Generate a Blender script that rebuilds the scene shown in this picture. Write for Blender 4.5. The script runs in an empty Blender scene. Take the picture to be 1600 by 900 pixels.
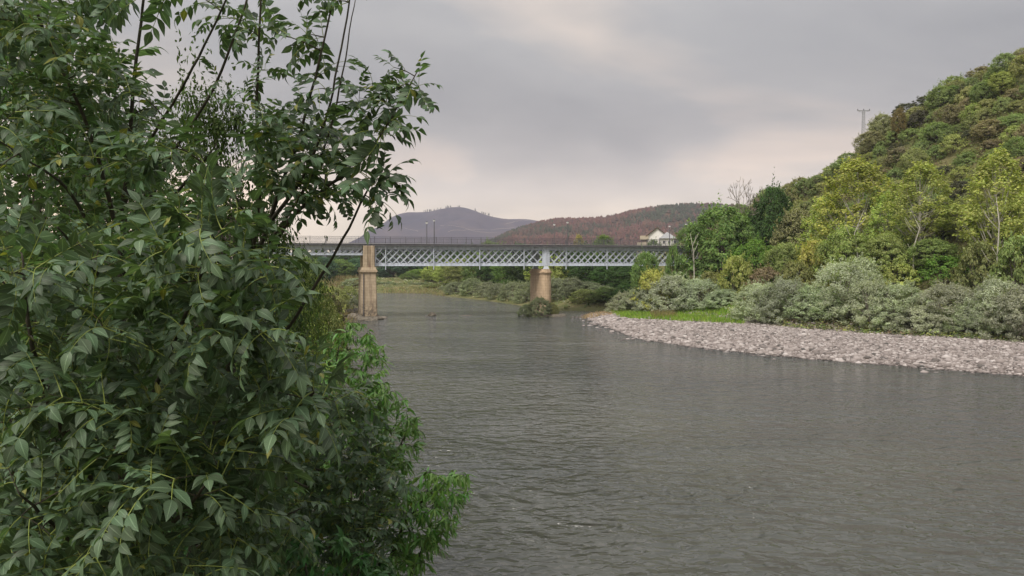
import bpy, math, random
import numpy as np
from mathutils import Vector, Matrix, Euler
SC=bpy.context.scene
COL=SC.collection
R=math.radians

# ---------------------------------------------------------------- camera, world, sun, exposure
F=1186.0; PITCH=math.atan((450-412)/F); CAMZ=8.5
cam_data=bpy.data.cameras.new('camera'); cam=bpy.data.objects.new('camera',cam_data); COL.objects.link(cam)
cam.location=(0,0,CAMZ); cam.rotation_euler=(R(90)-PITCH,0,0)
cam_data.sensor_width=36; cam_data.lens=36*F/1600; cam_data.clip_start=0.05; cam_data.clip_end=20000
SC.camera=cam
SUN_EL,SUN_AZ=R(48),R(215)           # azimuth clockwise from +Y
SC.view_settings.view_transform='Standard'; SC.view_settings.look='None'
SC.view_settings.exposure=0.92; SC.view_settings.gamma=1; SC.view_settings.use_curve_mapping=False
SC.cycles.max_bounces=6; SC.cycles.diffuse_bounces=3; SC.cycles.glossy_bounces=3
SC.cycles.transmission_bounces=4; SC.cycles.volume_bounces=1; SC.cycles.transparent_max_bounces=8
SC.cycles.use_denoising=True

def nd(t,typ,**kw):
    n=t.nodes.new(typ)
    for k,v in kw.items():
        if k.startswith('_'): setattr(n,k[1:],v)
        else:
            n.inputs[int(k[1:]) if k[0]=='i' and k[1:].isdigit() else k.replace('__',' ')].default_value=v
    return n
def lk(t,a,ao,b,bi): t.links.new(a.outputs[ao],b.inputs[bi])
def ramp(t,stops,interp='LINEAR'):
    n=t.nodes.new('ShaderNodeValToRGB'); e=n.color_ramp.elements; n.color_ramp.interpolation=interp
    while len(e)<len(stops): e.new(0.5)
    for k,(p,c) in enumerate(stops):
        e[k].position=p; e[k].color=(*c,1) if len(c)==3 else c
    return n

world=bpy.data.worlds.new('World'); SC.world=world; world.use_nodes=True
t=world.node_tree; t.nodes.clear()
out=nd(t,'ShaderNodeOutputWorld'); bg=nd(t,'ShaderNodeBackground',Strength=0.1); lk(t,bg,0,out,0)
sky=nd(t,'ShaderNodeTexSky'); sky.sky_type='NISHITA'; sky.sun_disc=False; sky.sun_elevation=SUN_EL; sky.sun_rotation=SUN_AZ
tc=nd(t,'ShaderNodeTexCoord')
sep=nd(t,'ShaderNodeSeparateXYZ'); lk(t,tc,'Generated',sep,0)
# smoke-grey overcast laid out on a flat cloud deck: position = direction / height
hz=nd(t,'ShaderNodeMath',_operation='MAXIMUM',i1=0.0); lk(t,sep,2,hz,0)
hz2=nd(t,'ShaderNodeMath',_operation='ADD',i1=0.30); lk(t,hz,0,hz2,0)
dv=nd(t,'ShaderNodeVectorMath',_operation='DIVIDE'); lk(t,tc,'Generated',dv,0); lk(t,hz2,0,dv,1)
def cloud(scale,detail,rough,loc):
    m=nd(t,'ShaderNodeMapping'); m.inputs['Location'].default_value=loc; m.inputs['Scale'].default_value=(0.7,1,0.0); m.inputs['Rotation'].default_value=(0,0,R(-14))
    lk(t,dv,0,m,0)
    n=nd(t,'ShaderNodeTexNoise',Scale=scale,Detail=detail,Roughness=rough); n.inputs['Distortion'].default_value=0.35; lk(t,m,0,n,0); return n
n1=cloud(1.05,5,0.50,(1.66,0.4,0)); n2=cloud(3.2,5,0.55,(4.0,2.2,0))
grad=ramp(t,[(0.0,(1.06,.89,.69)),(0.05,(1.02,.86,.68)),(0.095,(.72,.63,.55)),(0.135,(.42,.388,.37)),(0.185,(.325,.312,.310)),(0.26,(.335,.332,.335)),(0.33,(.39,.388,.392)),(1,(1.2,1.2,1.2))]); lk(t,sep,2,grad,0)
c1=ramp(t,[(0.34,(.76,.765,.775)),(0.52,(1.0,.995,.985)),(0.63,(1.66,1.46,1.27))]); lk(t,n1,0,c1,0)
c2=ramp(t,[(0.3,(.90,.90,.91)),(0.7,(1.12,1.10,1.08))]); lk(t,n2,0,c2,0)
m1=nd(t,'ShaderNodeMix',_data_type='RGBA',_blend_type='MULTIPLY'); m1.inputs[0].default_value=1; lk(t,grad,0,m1,6); lk(t,c1,0,m1,7)
m2=nd(t,'ShaderNodeMix',_data_type='RGBA',_blend_type='MULTIPLY'); m2.inputs[0].default_value=1; lk(t,m1,2,m2,6); lk(t,c2,0,m2,7)
m3=nd(t,'ShaderNodeMix',_data_type='RGBA',_blend_type='MULTIPLY'); m3.inputs[0].default_value=1; lk(t,m2,2,m3,6); m3.inputs[7].default_value=(6.9,6.85,6.75,1)
mx=nd(t,'ShaderNodeMix',_data_type='RGBA'); mx.inputs[0].default_value=0.93; lk(t,sky,0,mx,6); lk(t,m3,2,mx,7)
lk(t,mx,2,bg,0)

sun_data=bpy.data.lights.new('sun','SUN'); sun_data.energy=1.5; sun_data.angle=R(18); sun_data.color=(1,.93,.84)
sun=bpy.data.objects.new('sun',sun_data); COL.objects.link(sun)
sd=Vector((math.sin(SUN_AZ)*math.cos(SUN_EL),math.cos(SUN_AZ)*math.cos(SUN_EL),math.sin(SUN_EL)))
sun.rotation_euler=sd.to_track_quat('Z','Y').to_euler()

# ---------------------------------------------------------------- helpers
class MB:
    def __init__(s): s.v=[]; s.q=[]; s.t=[]; s.uv=[]; s.c=[]; s.n=0
    def add(s,v,q=None,t=None,uv=None,c=None):
        v=np.asarray(v,float).reshape(-1,3)
        s.v.append(v)
        if q is not None and len(q): s.q.append(np.asarray(q,int).reshape(-1,4)+s.n)
        if t is not None and len(t): s.t.append(np.asarray(t,int).reshape(-1,3)+s.n)
        s.uv.append(np.zeros((len(v),2)) if uv is None else np.asarray(uv,float))
        s.c.append(np.ones((len(v),3)) if c is None else np.broadcast_to(np.asarray(c,float),(len(v),3)))
        s.n+=len(v)
    def box(s,c,size,M=None):
        h=np.array(size,float)/2
        v=np.array([(x,y,z) for x in (-1,1) for y in (-1,1) for z in (-1,1)],float)*h
        if M is not None: v=v@np.array(M).T
        s.add(v+np.array(c,float),q=[(0,1,3,2),(4,6,7,5),(0,4,5,1),(2,3,7,6),(0,2,6,4),(1,5,7,3)])
    def beam(s,a,b,w,h,up=(0,0,1)):
        a=np.array(a,float); b=np.array(b,float); d=b-a; L=np.linalg.norm(d); d/=L
        y=np.cross(up,d); y/=np.linalg.norm(y); z=np.cross(d,y)
        s.box((a+b)/2,(L,w,h),np.stack([d,y,z],1))
    def tube(s,P,rad,n=6,cap=True):
        P=np.asarray(P,float); m=len(P); rad=np.broadcast_to(np.asarray(rad,float),(m,))
        T=np.gradient(P,axis=0); T/=np.linalg.norm(T,axis=1)[:,None]+1e-9
        ref=np.array([1.,0,0]) if abs(T[0,0])<.8 else np.array([0,1.,0])
        a=np.arange(n)*2*math.pi/n; V=[]
        for k in range(m):
            x=np.cross(T[k],ref); x/=np.linalg.norm(x)+1e-9; y=np.cross(T[k],x)
            V.append(P[k]+rad[k]*(np.cos(a)[:,None]*x+np.sin(a)[:,None]*y))
        q=[(k*n+i,k*n+(i+1)%n,(k+1)*n+(i+1)%n,(k+1)*n+i) for k in range(m-1) for i in range(n)]
        tt=[]
        V=np.vstack(V)
        if cap:
            V=np.vstack([V,P[0],P[-1]]); b0=m*n
            tt=[(b0,(i+1)%n,i) for i in range(n)]+[(b0+1,(m-1)*n+i,(m-1)*n+(i+1)%n) for i in range(n)]
        s.add(V,q=q,t=tt)
    def lathe(s,prof,n=12,c=(0,0,0)):
        a=np.arange(n)*2*math.pi/n; V=[]
        for r,z in prof: V.append(np.stack([r*np.cos(a)+c[0],r*np.sin(a)+c[1],np.full(n,z+c[2])],1))
        m=len(prof); q=[(k*n+i,k*n+(i+1)%n,(k+1)*n+(i+1)%n,(k+1)*n+i) for k in range(m-1) for i in range(n)]
        V=np.vstack(V+[[(c[0],c[1],prof[0][1]+c[2]),(c[0],c[1],prof[-1][1]+c[2])]]); b0=m*n
        tt=[(b0,(i+1)%n,i) for i in range(n)]+[(b0+1,(m-1)*n+i,(m-1)*n+(i+1)%n) for i in range(n)]
        s.add(V,q=q,t=tt)
    def prism(s,outline,z0,z1,taper=1.0):
        o=np.asarray(outline,float); n=len(o)
        V=np.vstack([np.c_[o,np.full(n,z0)],np.c_[o*taper,np.full(n,z1)],[[o[:,0].mean(),o[:,1].mean(),z0],[o[:,0].mean()*taper,o[:,1].mean()*taper,z1]]])
        q=[(i,(i+1)%n,n+(i+1)%n,n+i) for i in range(n)]
        tt=[(2*n,(i+1)%n,i) for i in range(n)]+[(2*n+1,n+i,n+(i+1)%n) for i in range(n)]
        s.add(V,q=q,t=tt)
    def mesh(s,name,mat,smooth=False,uv=False,col=False):
        me=bpy.data.meshes.new(name)
        V=np.vstack(s.v).astype(np.float32)
        q=np.vstack(s.q) if s.q else np.zeros((0,4),int); tr=np.vstack(s.t) if s.t else np.zeros((0,3),int)
        me.vertices.add(len(V)); me.vertices.foreach_set('co',V.ravel())
        loops=np.concatenate([q.ravel(),tr.ravel()]).astype(np.int32)
        me.loops.add(len(loops)); me.loops.foreach_set('vertex_index',loops)
        ls=np.concatenate([np.arange(len(q))*4,len(q)*4+np.arange(len(tr))*3]).astype(np.int32)
        me.polygons.add(len(ls)); me.polygons.foreach_set('loop_start',ls)
        if uv:
            l=me.uv_layers.new(name='UVMap'); l.data.foreach_set('uv',np.vstack(s.uv)[loops].astype(np.float32).ravel())
        if col:
            a=me.color_attributes.new('tint','FLOAT_COLOR','POINT'); C=np.vstack(s.c); a.data.foreach_set('color',np.c_[C,np.ones(len(C))].astype(np.float32).ravel())
        me.polygons.foreach_set('use_smooth',np.full(len(ls),smooth))
        me.update(calc_edges=True); me.validate()
        if mat: me.materials.append(mat)
        return me
    def build(s,name,mat,parent=None,smooth=False,uv=False,col=False):
        return link(name,s.mesh(name,mat,smooth,uv,col),parent)
def link(name,me,parent=None,loc=None):
    o=bpy.data.objects.new(name,me); COL.objects.link(o)
    if parent: o.parent=parent
    if loc is not None: o.location=loc
    return o
def tag(o,label=None,cat=None,group=None,kind=None):
    if label: o['label']=label
    if cat: o['category']=cat
    if group: o['group']=group
    if kind: o['kind']=kind
    return o
def empty(name,loc,rz=0.0):
    o=bpy.data.objects.new(name,None); COL.objects.link(o); o.location=loc; o.rotation_euler=(0,0,rz); o.empty_display_size=.2; return o

# ---------------------------------------------------------------- the lie of the land
def at(x,y,Y):
    cx=(x-800)/F; cy=(450-y)/F
    dy=math.cos(PITCH)+cy*math.sin(PITCH); dz=-math.sin(PITCH)+cy*math.cos(PITCH)
    t=Y/dy
    return np.array([cx*t,Y,CAMZ+dz*t])
def px_of(p):
    x,y,z=p; z-=CAMZ
    d=y*math.cos(PITCH)-z*math.sin(PITCH); u=y*math.sin(PITCH)+z*math.cos(PITCH)
    return 800+F*x/d, 450-F*u/d, d
LEFT=np.array([(90,-60),(60,-35),(25,-12),(8,2),(0,9),(-3,14),(-6,22),(-11,40),(-16,62),(-20,82),(-24,105),(-26.5,119),(-34,150),(-46,180),(-66,205),(-110,225),(-260,235)],float)
RIGHT=np.array([(150,-30),(100,10),(70,34),(47,51),(38.6,57.3),(31.9,63),(25.8,68),(19.2,75.8),(14.4,85.4),(12.4,105),(12.0,120),(13,126),(17,127.5),(21,130),(22,132.5),(17,135),(8,136.5),(3.7,148),(-5.9,174),(-18.7,201),(-22,215),(-40,220),(-70,236),(-110,248),(-260,262)],float)
def seg_dist(P,x,y):
    best=np.full(x.shape,1e9)
    for (ax,ay),(bx,by) in zip(P[:-1],P[1:]):
        dx,dy=bx-ax,by-ay
        t=np.clip(((x-ax)*dx+(y-ay)*dy)/(dx*dx+dy*dy),0,1)
        best=np.minimum(best,np.hypot(x-ax-t*dx,y-ay-t*dy))
    return best
def inside(P,x,y):
    r=np.zeros(x.shape,bool); n=len(P)
    for i in range(n):
        ax,ay=P[i]; bx,by=P[(i+1)%n]
        c=((ay>y)!=(by>y))&(x<(bx-ax)*(y-ay)/(by-ay+1e-12)+ax)
        r^=c
    return r
def snoise(x,y,scale,seed=0):
    rs=np.random.RandomState(seed); o=np.zeros_like(x)
    for k in range(7):
        a=rs.uniform(0,6.28); f=(1+0.35*k)/scale; o+=np.sin((x*math.cos(a)+y*math.sin(a))*f*6.28+rs.uniform(0,6.28)+1.3*np.sin((x*math.sin(a)-y*math.cos(a))*f*3.1))/(1+0.3*k)
    return o/3.5
RIVER=np.vstack([LEFT,RIGHT[::-1]])
HC_Y=[-60,60,100,130,150,170,185,200,215,240,300,400]
HC_Z=[52,56,58,58,58,56,54,50,40,30,16,10]
CAP_X=[-60,0,12,25,48,66,69,85,101,140,400]
CAP_Z=[3,5,7.5,11.5,22.5,31,36.5,43,48,59,90]
def ground(x,y):
    x=np.asarray(x,float); y=np.asarray(y,float)
    dl=seg_dist(LEFT,x,y); dr=seg_dist(RIGHT,x,y); ins=inside(RIVER,x,y)
    dd=np.minimum(dl,dr)
    bed=-1.6*(1-np.exp(-dd/5))
    wl=np.interp(y,[0,20,60,120,220],[6.5,8,10,16,25])
    hl=np.interp(y,[0,20,60,120,220],[6.9,6.9,6,4.5,4])
    s=np.clip(dl/wl,0,1); zl=hl*s*s*(3-2*s)+0.25*snoise(x,y,9,1)*np.clip(dl/12,0,1)
    zl=zl*1.0+0.02*np.clip(dl-wl,0,400)
    w=np.interp(y,[40,60,75,84,92,110,122,132,150,250],[18,20,22,22,18,14,10,4,3,6])
    t=np.clip(dr-w,0,None)
    bar=0.95*(1-np.exp(-np.minimum(dr,w)/4.0))
    Hc=np.interp(y,HC_Y,HC_Z); X=np.clip(t/62,0,1)
    zr=bar+3.2*(1-np.exp(-t/9))+0.95*(np.sqrt(np.clip(t-17,0,None)**2+36)-6)*(1+0*Hc)
    zr=np.minimum(zr,np.where(t<17,bar+3.2*(1-np.exp(-t/9)),1e9))+(0.7*snoise(x,y,22,2)+0.3*snoise(x,y,7,3))*np.clip(t/8,0,1)
    cap=np.interp(x-np.where(y>150,0.5,0.17)*(y-150),CAP_X,CAP_Z)+0.6*snoise(x,y,18,5)
    zr=-np.logaddexp(-zr/1.5,-np.maximum(cap,bar)/1.5)*1.5
    zr=np.maximum(zr,bar*np.clip(dr,0,1)*0.8)
    return np.where(ins,bed,np.where(dr<dl,zr,zl))

# ---------------------------------------------------------------- materials
def new_mat(name):
    m=bpy.data.materials.new(name); m.use_nodes=True; t=m.node_tree; t.nodes.clear()
    return m,t,nd(t,'ShaderNodeOutputMaterial')
def simple(name,col,rough=.7,noise=0.15,scale=3.0,spec=.3,bump=0.0,metal=0.0,streak=None):
    m,t,o=new_mat(name)
    p=nd(t,'ShaderNodeBsdfPrincipled',Roughness=rough,Metallic=metal); p.inputs['Specular IOR Level'].default_value=spec
    tc=nd(t,'ShaderNodeTexCoord'); mp=nd(t,'ShaderNodeMapping'); lk(t,tc,'Object',mp,0)
    if streak: mp.inputs['Scale'].default_value=streak
    n=nd(t,'ShaderNodeTexNoise',Scale=scale,Detail=6,Roughness=.6); lk(t,mp,0,n,0)
    c=ramp(t,[(.3,tuple(x*(1-noise) for x in col)),(.7,tuple(min(1,x*(1+noise)) for x in col))]); lk(t,n,0,c,0)
    lk(t,c,0,p,'Base Color')
    if bump:
        b=nd(t,'ShaderNodeBump',Strength=bump,Distance=.05); lk(t,n,0,b,'Height'); lk(t,b,0,p,'Normal')
    lk(t,p,0,o,0); return m
def leaf_mat(name,base=None,trans=.28,var=.5,hue=.035,spec=.3,rough=.45,veins=False,tint=False,patch=.35,pscale=.6):
    m,t,o=new_mat(name)
    g=nd(t,'ShaderNodeNewGeometry'); oi=nd(t,'ShaderNodeObjectInfo')
    hsv=nd(t,'ShaderNodeHueSaturation')
    if tint:
        a=nd(t,'ShaderNodeVertexColor'); a.layer_name='tint'; lk(t,a,0,hsv,'Color')
    elif base is None: lk(t,oi,'Color',hsv,'Color')
    else: hsv.inputs['Color'].default_value=(*base,1)
    mr=nd(t,'ShaderNodeMapRange'); mr.inputs[3].default_value=.5-hue; mr.inputs[4].default_value=.5+hue; lk(t,g,'Random Per Island',mr,0); lk(t,mr,0,hsv,'Hue')
    ml=nd(t,'ShaderNodeMath',_operation='MULTIPLY',i1=7.13); lk(t,g,'Random Per Island',ml,0)
    fr=nd(t,'ShaderNodeMath',_operation='FRACT'); lk(t,ml,0,fr,0)
    mv=nd(t,'ShaderNodeMapRange'); mv.inputs[3].default_value=1-var*.6; mv.inputs[4].default_value=1+var*.6; lk(t,fr,0,mv,0)
    tc=nd(t,'ShaderNodeTexCoord'); n=nd(t,'ShaderNodeTexNoise',Scale=pscale,Detail=2); lk(t,tc,'Object',n,0)
    mn=nd(t,'ShaderNodeMapRange'); mn.inputs[1].default_value=.3; mn.inputs[2].default_value=.7; mn.inputs[3].default_value=1-patch; mn.inputs[4].default_value=1+patch; lk(t,n,0,mn,0)
    mm=nd(t,'ShaderNodeMath',_operation='MULTIPLY'); lk(t,mv,0,mm,0); lk(t,mn,0,mm,1); lk(t,mm,0,hsv,'Value')
    if veins:      # a few yellowing blades
        gt=nd(t,'ShaderNodeMath',_operation='GREATER_THAN',i1=.975); lk(t,g,'Random Per Island',gt,0)
        yw=nd(t,'ShaderNodeMix',_data_type='RGBA'); lk(t,gt,0,yw,0); lk(t,hsv,0,yw,6); yw.inputs[7].default_value=(.20,.21,.05,1)
        hs2=nd(t,'ShaderNodeHueSaturation'); lk(t,yw,2,hs2,'Color'); hsv=hs2
    src=hsv
    p=nd(t,'ShaderNodeBsdfPrincipled',Roughness=rough); p.inputs['Specular IOR Level'].default_value=spec
    if veins:
        uvn=nd(t,'ShaderNodeUVMap'); sp=nd(t,'ShaderNodeSeparateXYZ'); lk(t,uvn,0,sp,0)
        a=nd(t,'ShaderNodeMath',_operation='SUBTRACT',i1=.5); lk(t,sp,0,a,0)
        ab=nd(t,'ShaderNodeMath',_operation='ABSOLUTE'); lk(t,a,0,ab,0)
        mid=nd(t,'ShaderNodeMapRange'); mid.inputs[1].default_value=.02; mid.inputs[2].default_value=.07; mid.inputs[3].default_value=1; mid.inputs[4].default_value=0; lk(t,ab,0,mid,0)
        s1=nd(t,'ShaderNodeMath',_operation='MULTIPLY',i1=-0.55); lk(t,ab,0,s1,0)
        s2=nd(t,'ShaderNodeMath',_operation='ADD'); lk(t,sp,1,s2,0); lk(t,s1,0,s2,1)
        s3=nd(t,'ShaderNodeMath',_operation='MULTIPLY',i1=62.0); lk(t,s2,0,s3,0)
        s4=nd(t,'ShaderNodeMath',_operation='SINE'); lk(t,s3,0,s4,0)
        s5=nd(t,'ShaderNodeMapRange'); s5.inputs[1].default_value=.75; s5.inputs[2].default_value=1; s5.inputs[3].default_value=0; s5.inputs[4].default_value=.35; lk(t,s4,0,s5,0)
        mxv=nd(t,'ShaderNodeMath',_operation='MAXIMUM'); lk(t,mid,0,mxv,0); lk(t,s5,0,mxv,1)
        mixc=nd(t,'ShaderNodeMix',_data_type='RGBA'); lk(t,mxv,0,mixc,0); lk(t,hsv,0,mixc,6)
        br=nd(t,'ShaderNodeHueSaturation',Value=1.9,Saturation=.9); lk(t,hsv,0,br,'Color'); lk(t,br,0,mixc,7)
        src=mixc
        bp=nd(t,'ShaderNodeBump',Strength=.35,Distance=.002); bp.invert=True; lk(t,mxv,0,bp,'Height'); lk(t,bp,0,p,'Normal')
    oc=2 if veins else 0
    lk(t,src,oc,p,'Base Color')
    tr=nd(t,'ShaderNodeBsdfTranslucent'); yl=nd(t,'ShaderNodeMix',_data_type='RGBA',_blend_type='MULTIPLY'); yl.inputs[0].default_value=1; lk(t,src,oc,yl,6); yl.inputs[7].default_value=(1.35,1.5,.6,1); lk(t,yl,2,tr,0)
    mix=nd(t,'ShaderNodeMixShader'); mix.inputs[0].default_value=trans; lk(t,p,0,mix,1); lk(t,tr,0,mix,2); lk(t,mix,0,o,0)
    return m

M_ash=leaf_mat('ash_leaf',(.080,.130,.072),trans=.28,var=.8,hue=.022,spec=.34,rough=.45,veins=True,patch=.25,pscale=1.1)
M_ash_stalk=simple('leaf_stalk',(.19,.24,.055),.5,.2,20)
M_twig=simple('ash_twig',(.045,.040,.028),.8,.3,30)
M_ash_bark=simple('ash_bark',(.055,.050,.038),.85,.35,25,bump=.4)
M_willow=leaf_mat('willow_leaf',(.115,.225,.06),trans=.3,var=.5,hue=.025,spec=.35,rough=.4,patch=.3,pscale=1.5)
M_leaf=leaf_mat('tree_leaf',None,trans=.38,var=.7,hue=.022,spec=.2,rough=.6,patch=.28,pscale=.35)
M_bark=simple('grey_bark',(.20,.18,.15),.9,.35,6,bump=.3,streak=(3,3,.6))
M_pale_bark=simple('pale_bark',(.42,.40,.35),.85,.35,5,bump=.2,streak=(2,2,.8))
M_dark_bark=simple('dark_bark',(.07,.06,.05),.9,.3,8,bump=.3)
M_under=leaf_mat('undergrowth_leaf',None,trans=.25,var=.7,hue=.05,tint=True,spec=.2,rough=.6,patch=.3,pscale=.1)
M_grass=leaf_mat('grass_blade',None,trans=.35,var=.5,hue=.02,tint=True,spec=.2,rough=.5,patch=.2,pscale=.4)
M_forest=leaf_mat('far_forest',None,trans=0.1,var=.3,hue=.02,tint=True,spec=.1,rough=.8,patch=.2,pscale=.02)

def stone_mat(name,col,stain,joint,dark_low=None):
    # coursed ashlar with weather streaks
    m,t,o=new_mat(name)
    p=nd(t,'ShaderNodeBsdfPrincipled',Roughness=.9); p.inputs['Specular IOR Level'].default_value=.15
    tc=nd(t,'ShaderNodeTexCoord')
    sq=nd(t,'ShaderNodeSeparateXYZ'); lk(t,tc,'Object',sq,0); sx=nd(t,'ShaderNodeMath',_operation='ADD'); lk(t,sq,0,sx,0); lk(t,sq,1,sx,1); cq=nd(t,'ShaderNodeCombineXYZ'); lk(t,sx,0,cq,0); lk(t,sq,2,cq,1)
    bk=nd(t,'ShaderNodeTexBrick',Scale=1.0); bk.inputs['Color1'].default_value=(1.04,1.04,1.04,1); bk.inputs['Color2'].default_value=(.93,.925,.92,1); bk.inputs['Mortar'].default_value=(.78,.76,.74,1); bk.inputs['Mortar Size'].default_value=.022; bk.inputs['Brick Width'].default_value=.95; bk.inputs['Row Height'].default_value=.44; lk(t,cq,0,bk,0)
    n=nd(t,'ShaderNodeTexNoise',Scale=1.1,Detail=8,Roughness=.65); lk(t,tc,'Object',n,0)
    c=ramp(t,[(.3,tuple(x*.78 for x in col)),(.7,tuple(x*1.16 for x in col))]); lk(t,n,0,c,0)
    mp=nd(t,'ShaderNodeMapping'); mp.inputs['Scale'].default_value=(1.6,1.6,.16); lk(t,tc,'Object',mp,0)
    n2=nd(t,'ShaderNodeTexNoise',Scale=1.3,Detail=6,Roughness=.6); lk(t,mp,0,n2,0)
    f=ramp(t,[(.52,(0,0,0)),(.72,(.85,.85,.85))]); lk(t,n2,0,f,0)
    mx=nd(t,'ShaderNodeMix',_data_type='RGBA'); lk(t,f,0,mx,0); lk(t,c,0,mx,6); mx.inputs[7].default_value=(*stain,1)
    last=mx
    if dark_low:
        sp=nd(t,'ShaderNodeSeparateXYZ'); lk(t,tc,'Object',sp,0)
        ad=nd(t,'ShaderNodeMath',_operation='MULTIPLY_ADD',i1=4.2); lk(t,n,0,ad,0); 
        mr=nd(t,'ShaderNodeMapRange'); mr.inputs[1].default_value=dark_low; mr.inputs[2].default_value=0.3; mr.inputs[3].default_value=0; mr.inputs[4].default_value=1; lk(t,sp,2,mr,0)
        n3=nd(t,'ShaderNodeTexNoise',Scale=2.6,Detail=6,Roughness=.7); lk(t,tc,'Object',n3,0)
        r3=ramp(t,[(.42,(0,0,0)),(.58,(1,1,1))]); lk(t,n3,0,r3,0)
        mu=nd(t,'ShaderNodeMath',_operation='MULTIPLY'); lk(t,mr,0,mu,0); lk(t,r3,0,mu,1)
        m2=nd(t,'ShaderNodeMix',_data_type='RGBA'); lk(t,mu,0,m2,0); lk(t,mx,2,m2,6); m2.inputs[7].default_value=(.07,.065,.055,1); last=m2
    mb_=nd(t,'ShaderNodeMix',_data_type='RGBA',_blend_type='MULTIPLY'); mb_.inputs[0].default_value=1; lk(t,last,2,mb_,6); lk(t,bk,0,mb_,7); lk(t,mb_,2,p,'Base Color')
    b=nd(t,'ShaderNodeBump',Strength=.5,Distance=.06); lk(t,n,0,b,'Height'); lk(t,b,0,p,'Normal')
    lk(t,p,0,o,0); return m
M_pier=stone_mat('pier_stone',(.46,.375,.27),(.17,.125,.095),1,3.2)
M_pier_lower=M_pier
M_pier2=stone_mat('pier_stone_warm',(.50,.385,.265),(.30,.215,.14),1,None)
M_steel=simple('pale_blue_paint',(.52,.57,.65),.5,.22,2.2,spec=.4,streak=(1.6,1.6,.35))
M_steel_dark=simple('weathered_deck_edge',(.10,.10,.11),.7,.3,3)
M_deck=simple('deck_concrete',(.33,.33,.34),.8,.15,1)
M_rail=simple('grey_railing_paint',(.10,.10,.115),.5,.15,4)
M_lamp=simple('grey_lamp_metal',(.12,.12,.13),.5,.1,4)
M_lampw=simple('white_lamp_glass',(.75,.75,.74),.3,.05,4)
M_white=simple('white_render',(.78,.77,.74),.85,.06,1.0)
M_roof=simple('brown_roof_tiles',(.16,.12,.10),.85,.25,3)
M_roofg=simple('grey_roof_sheet',(.30,.31,.32),.7,.12,2)
M_beige=simple('beige_render',(.48,.42,.33),.85,.12,1.0)
M_window=simple('dark_window_glass',(.05,.06,.07),.15,.1,1,spec=.5)
M_pylon=simple('galvanised_steel',(.30,.31,.33),.5,.1,4)
M_wire=simple('dark_wire',(.05,.05,.05),.6,.1,4)
M_rock=simple('river_rock',(.14,.125,.10),.85,.4,3,bump=.6)

# pebbles
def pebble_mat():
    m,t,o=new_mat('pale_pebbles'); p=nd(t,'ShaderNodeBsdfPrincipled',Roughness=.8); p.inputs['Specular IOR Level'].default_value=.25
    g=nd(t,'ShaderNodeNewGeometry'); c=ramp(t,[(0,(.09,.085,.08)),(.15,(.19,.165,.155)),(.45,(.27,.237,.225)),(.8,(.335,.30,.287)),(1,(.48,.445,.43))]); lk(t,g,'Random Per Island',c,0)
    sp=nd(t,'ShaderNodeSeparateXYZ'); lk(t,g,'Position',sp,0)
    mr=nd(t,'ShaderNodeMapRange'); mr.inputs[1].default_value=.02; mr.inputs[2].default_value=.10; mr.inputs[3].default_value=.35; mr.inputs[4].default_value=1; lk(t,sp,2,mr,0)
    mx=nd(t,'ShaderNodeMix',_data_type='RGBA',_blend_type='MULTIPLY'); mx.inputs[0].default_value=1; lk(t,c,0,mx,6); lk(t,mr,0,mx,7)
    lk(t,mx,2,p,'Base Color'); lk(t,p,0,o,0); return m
M_pebble=pebble_mat()

def ground_mat():
    m,t,o=new_mat('bank_soil'); p=nd(t,'ShaderNodeBsdfPrincipled',Roughness=.95); p.inputs['Specular IOR Level'].default_value=.1
    g=nd(t,'ShaderNodeNewGeometry'); sp=nd(t,'ShaderNodeSeparateXYZ'); lk(t,g,'Position',sp,0)
    n=nd(t,'ShaderNodeTexNoise',Scale=.22,Detail=8,Roughness=.65); lk(t,g,'Position',n,0)
    veg=ramp(t,[(.3,(.075,.09,.036)),(.48,(.125,.13,.055)),(.62,(.165,.15,.075)),(.75,(.20,.16,.10))]); lk(t,n,0,veg,0)
    v=nd(t,'ShaderNodeTexVoronoi',Scale=3.2); lk(t,g,'Position',v,0)
    peb=ramp(t,[(0,(.16,.14,.125)),(.5,(.24,.21,.195)),(1,(.34,.30,.285))]); lk(t,v,'Color',peb,0)
    n2=nd(t,'ShaderNodeTexNoise',Scale=.5,Detail=4); lk(t,g,'Position',n2,0)
    ad=nd(t,'ShaderNodeMath',_operation='MULTIPLY_ADD',i1=.5); lk(t,n2,0,ad,0); lk(t,sp,2,ad,2)
    fy=nd(t,'ShaderNodeMapRange'); fy.inputs[1].default_value=124; fy.inputs[2].default_value=130; lk(t,sp,1,fy,0)
    fx=nd(t,'ShaderNodeMapRange'); fx.inputs[1].default_value=8; fx.inputs[2].default_value=5; lk(t,sp,0,fx,0)
    fz=nd(t,'ShaderNodeMapRange'); fz.inputs[1].default_value=1.12; fz.inputs[2].default_value=1.5; lk(t,ad,0,fz,0)
    f1=nd(t,'ShaderNodeMath',_operation='MAXIMUM'); lk(t,fy,0,f1,0); lk(t,fx,0,f1,1)
    f=nd(t,'ShaderNodeMath',_operation='MAXIMUM'); lk(t,f1,0,f,0); lk(t,fz,0,f,1)
    mx=nd(t,'ShaderNodeMix',_data_type='RGBA'); lk(t,f,0,mx,0); lk(t,peb,0,mx,6); lk(t,veg,0,mx,7)
    lk(t,mx,2,p,'Base Color')
    b=nd(t,'ShaderNodeBump',Strength=.6,Distance=.15); lk(t,v,'Distance',b,'Height'); lk(t,b,0,p,'Normal')
    lk(t,p,0,o,0); return m
M_ground=ground_mat()

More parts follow.
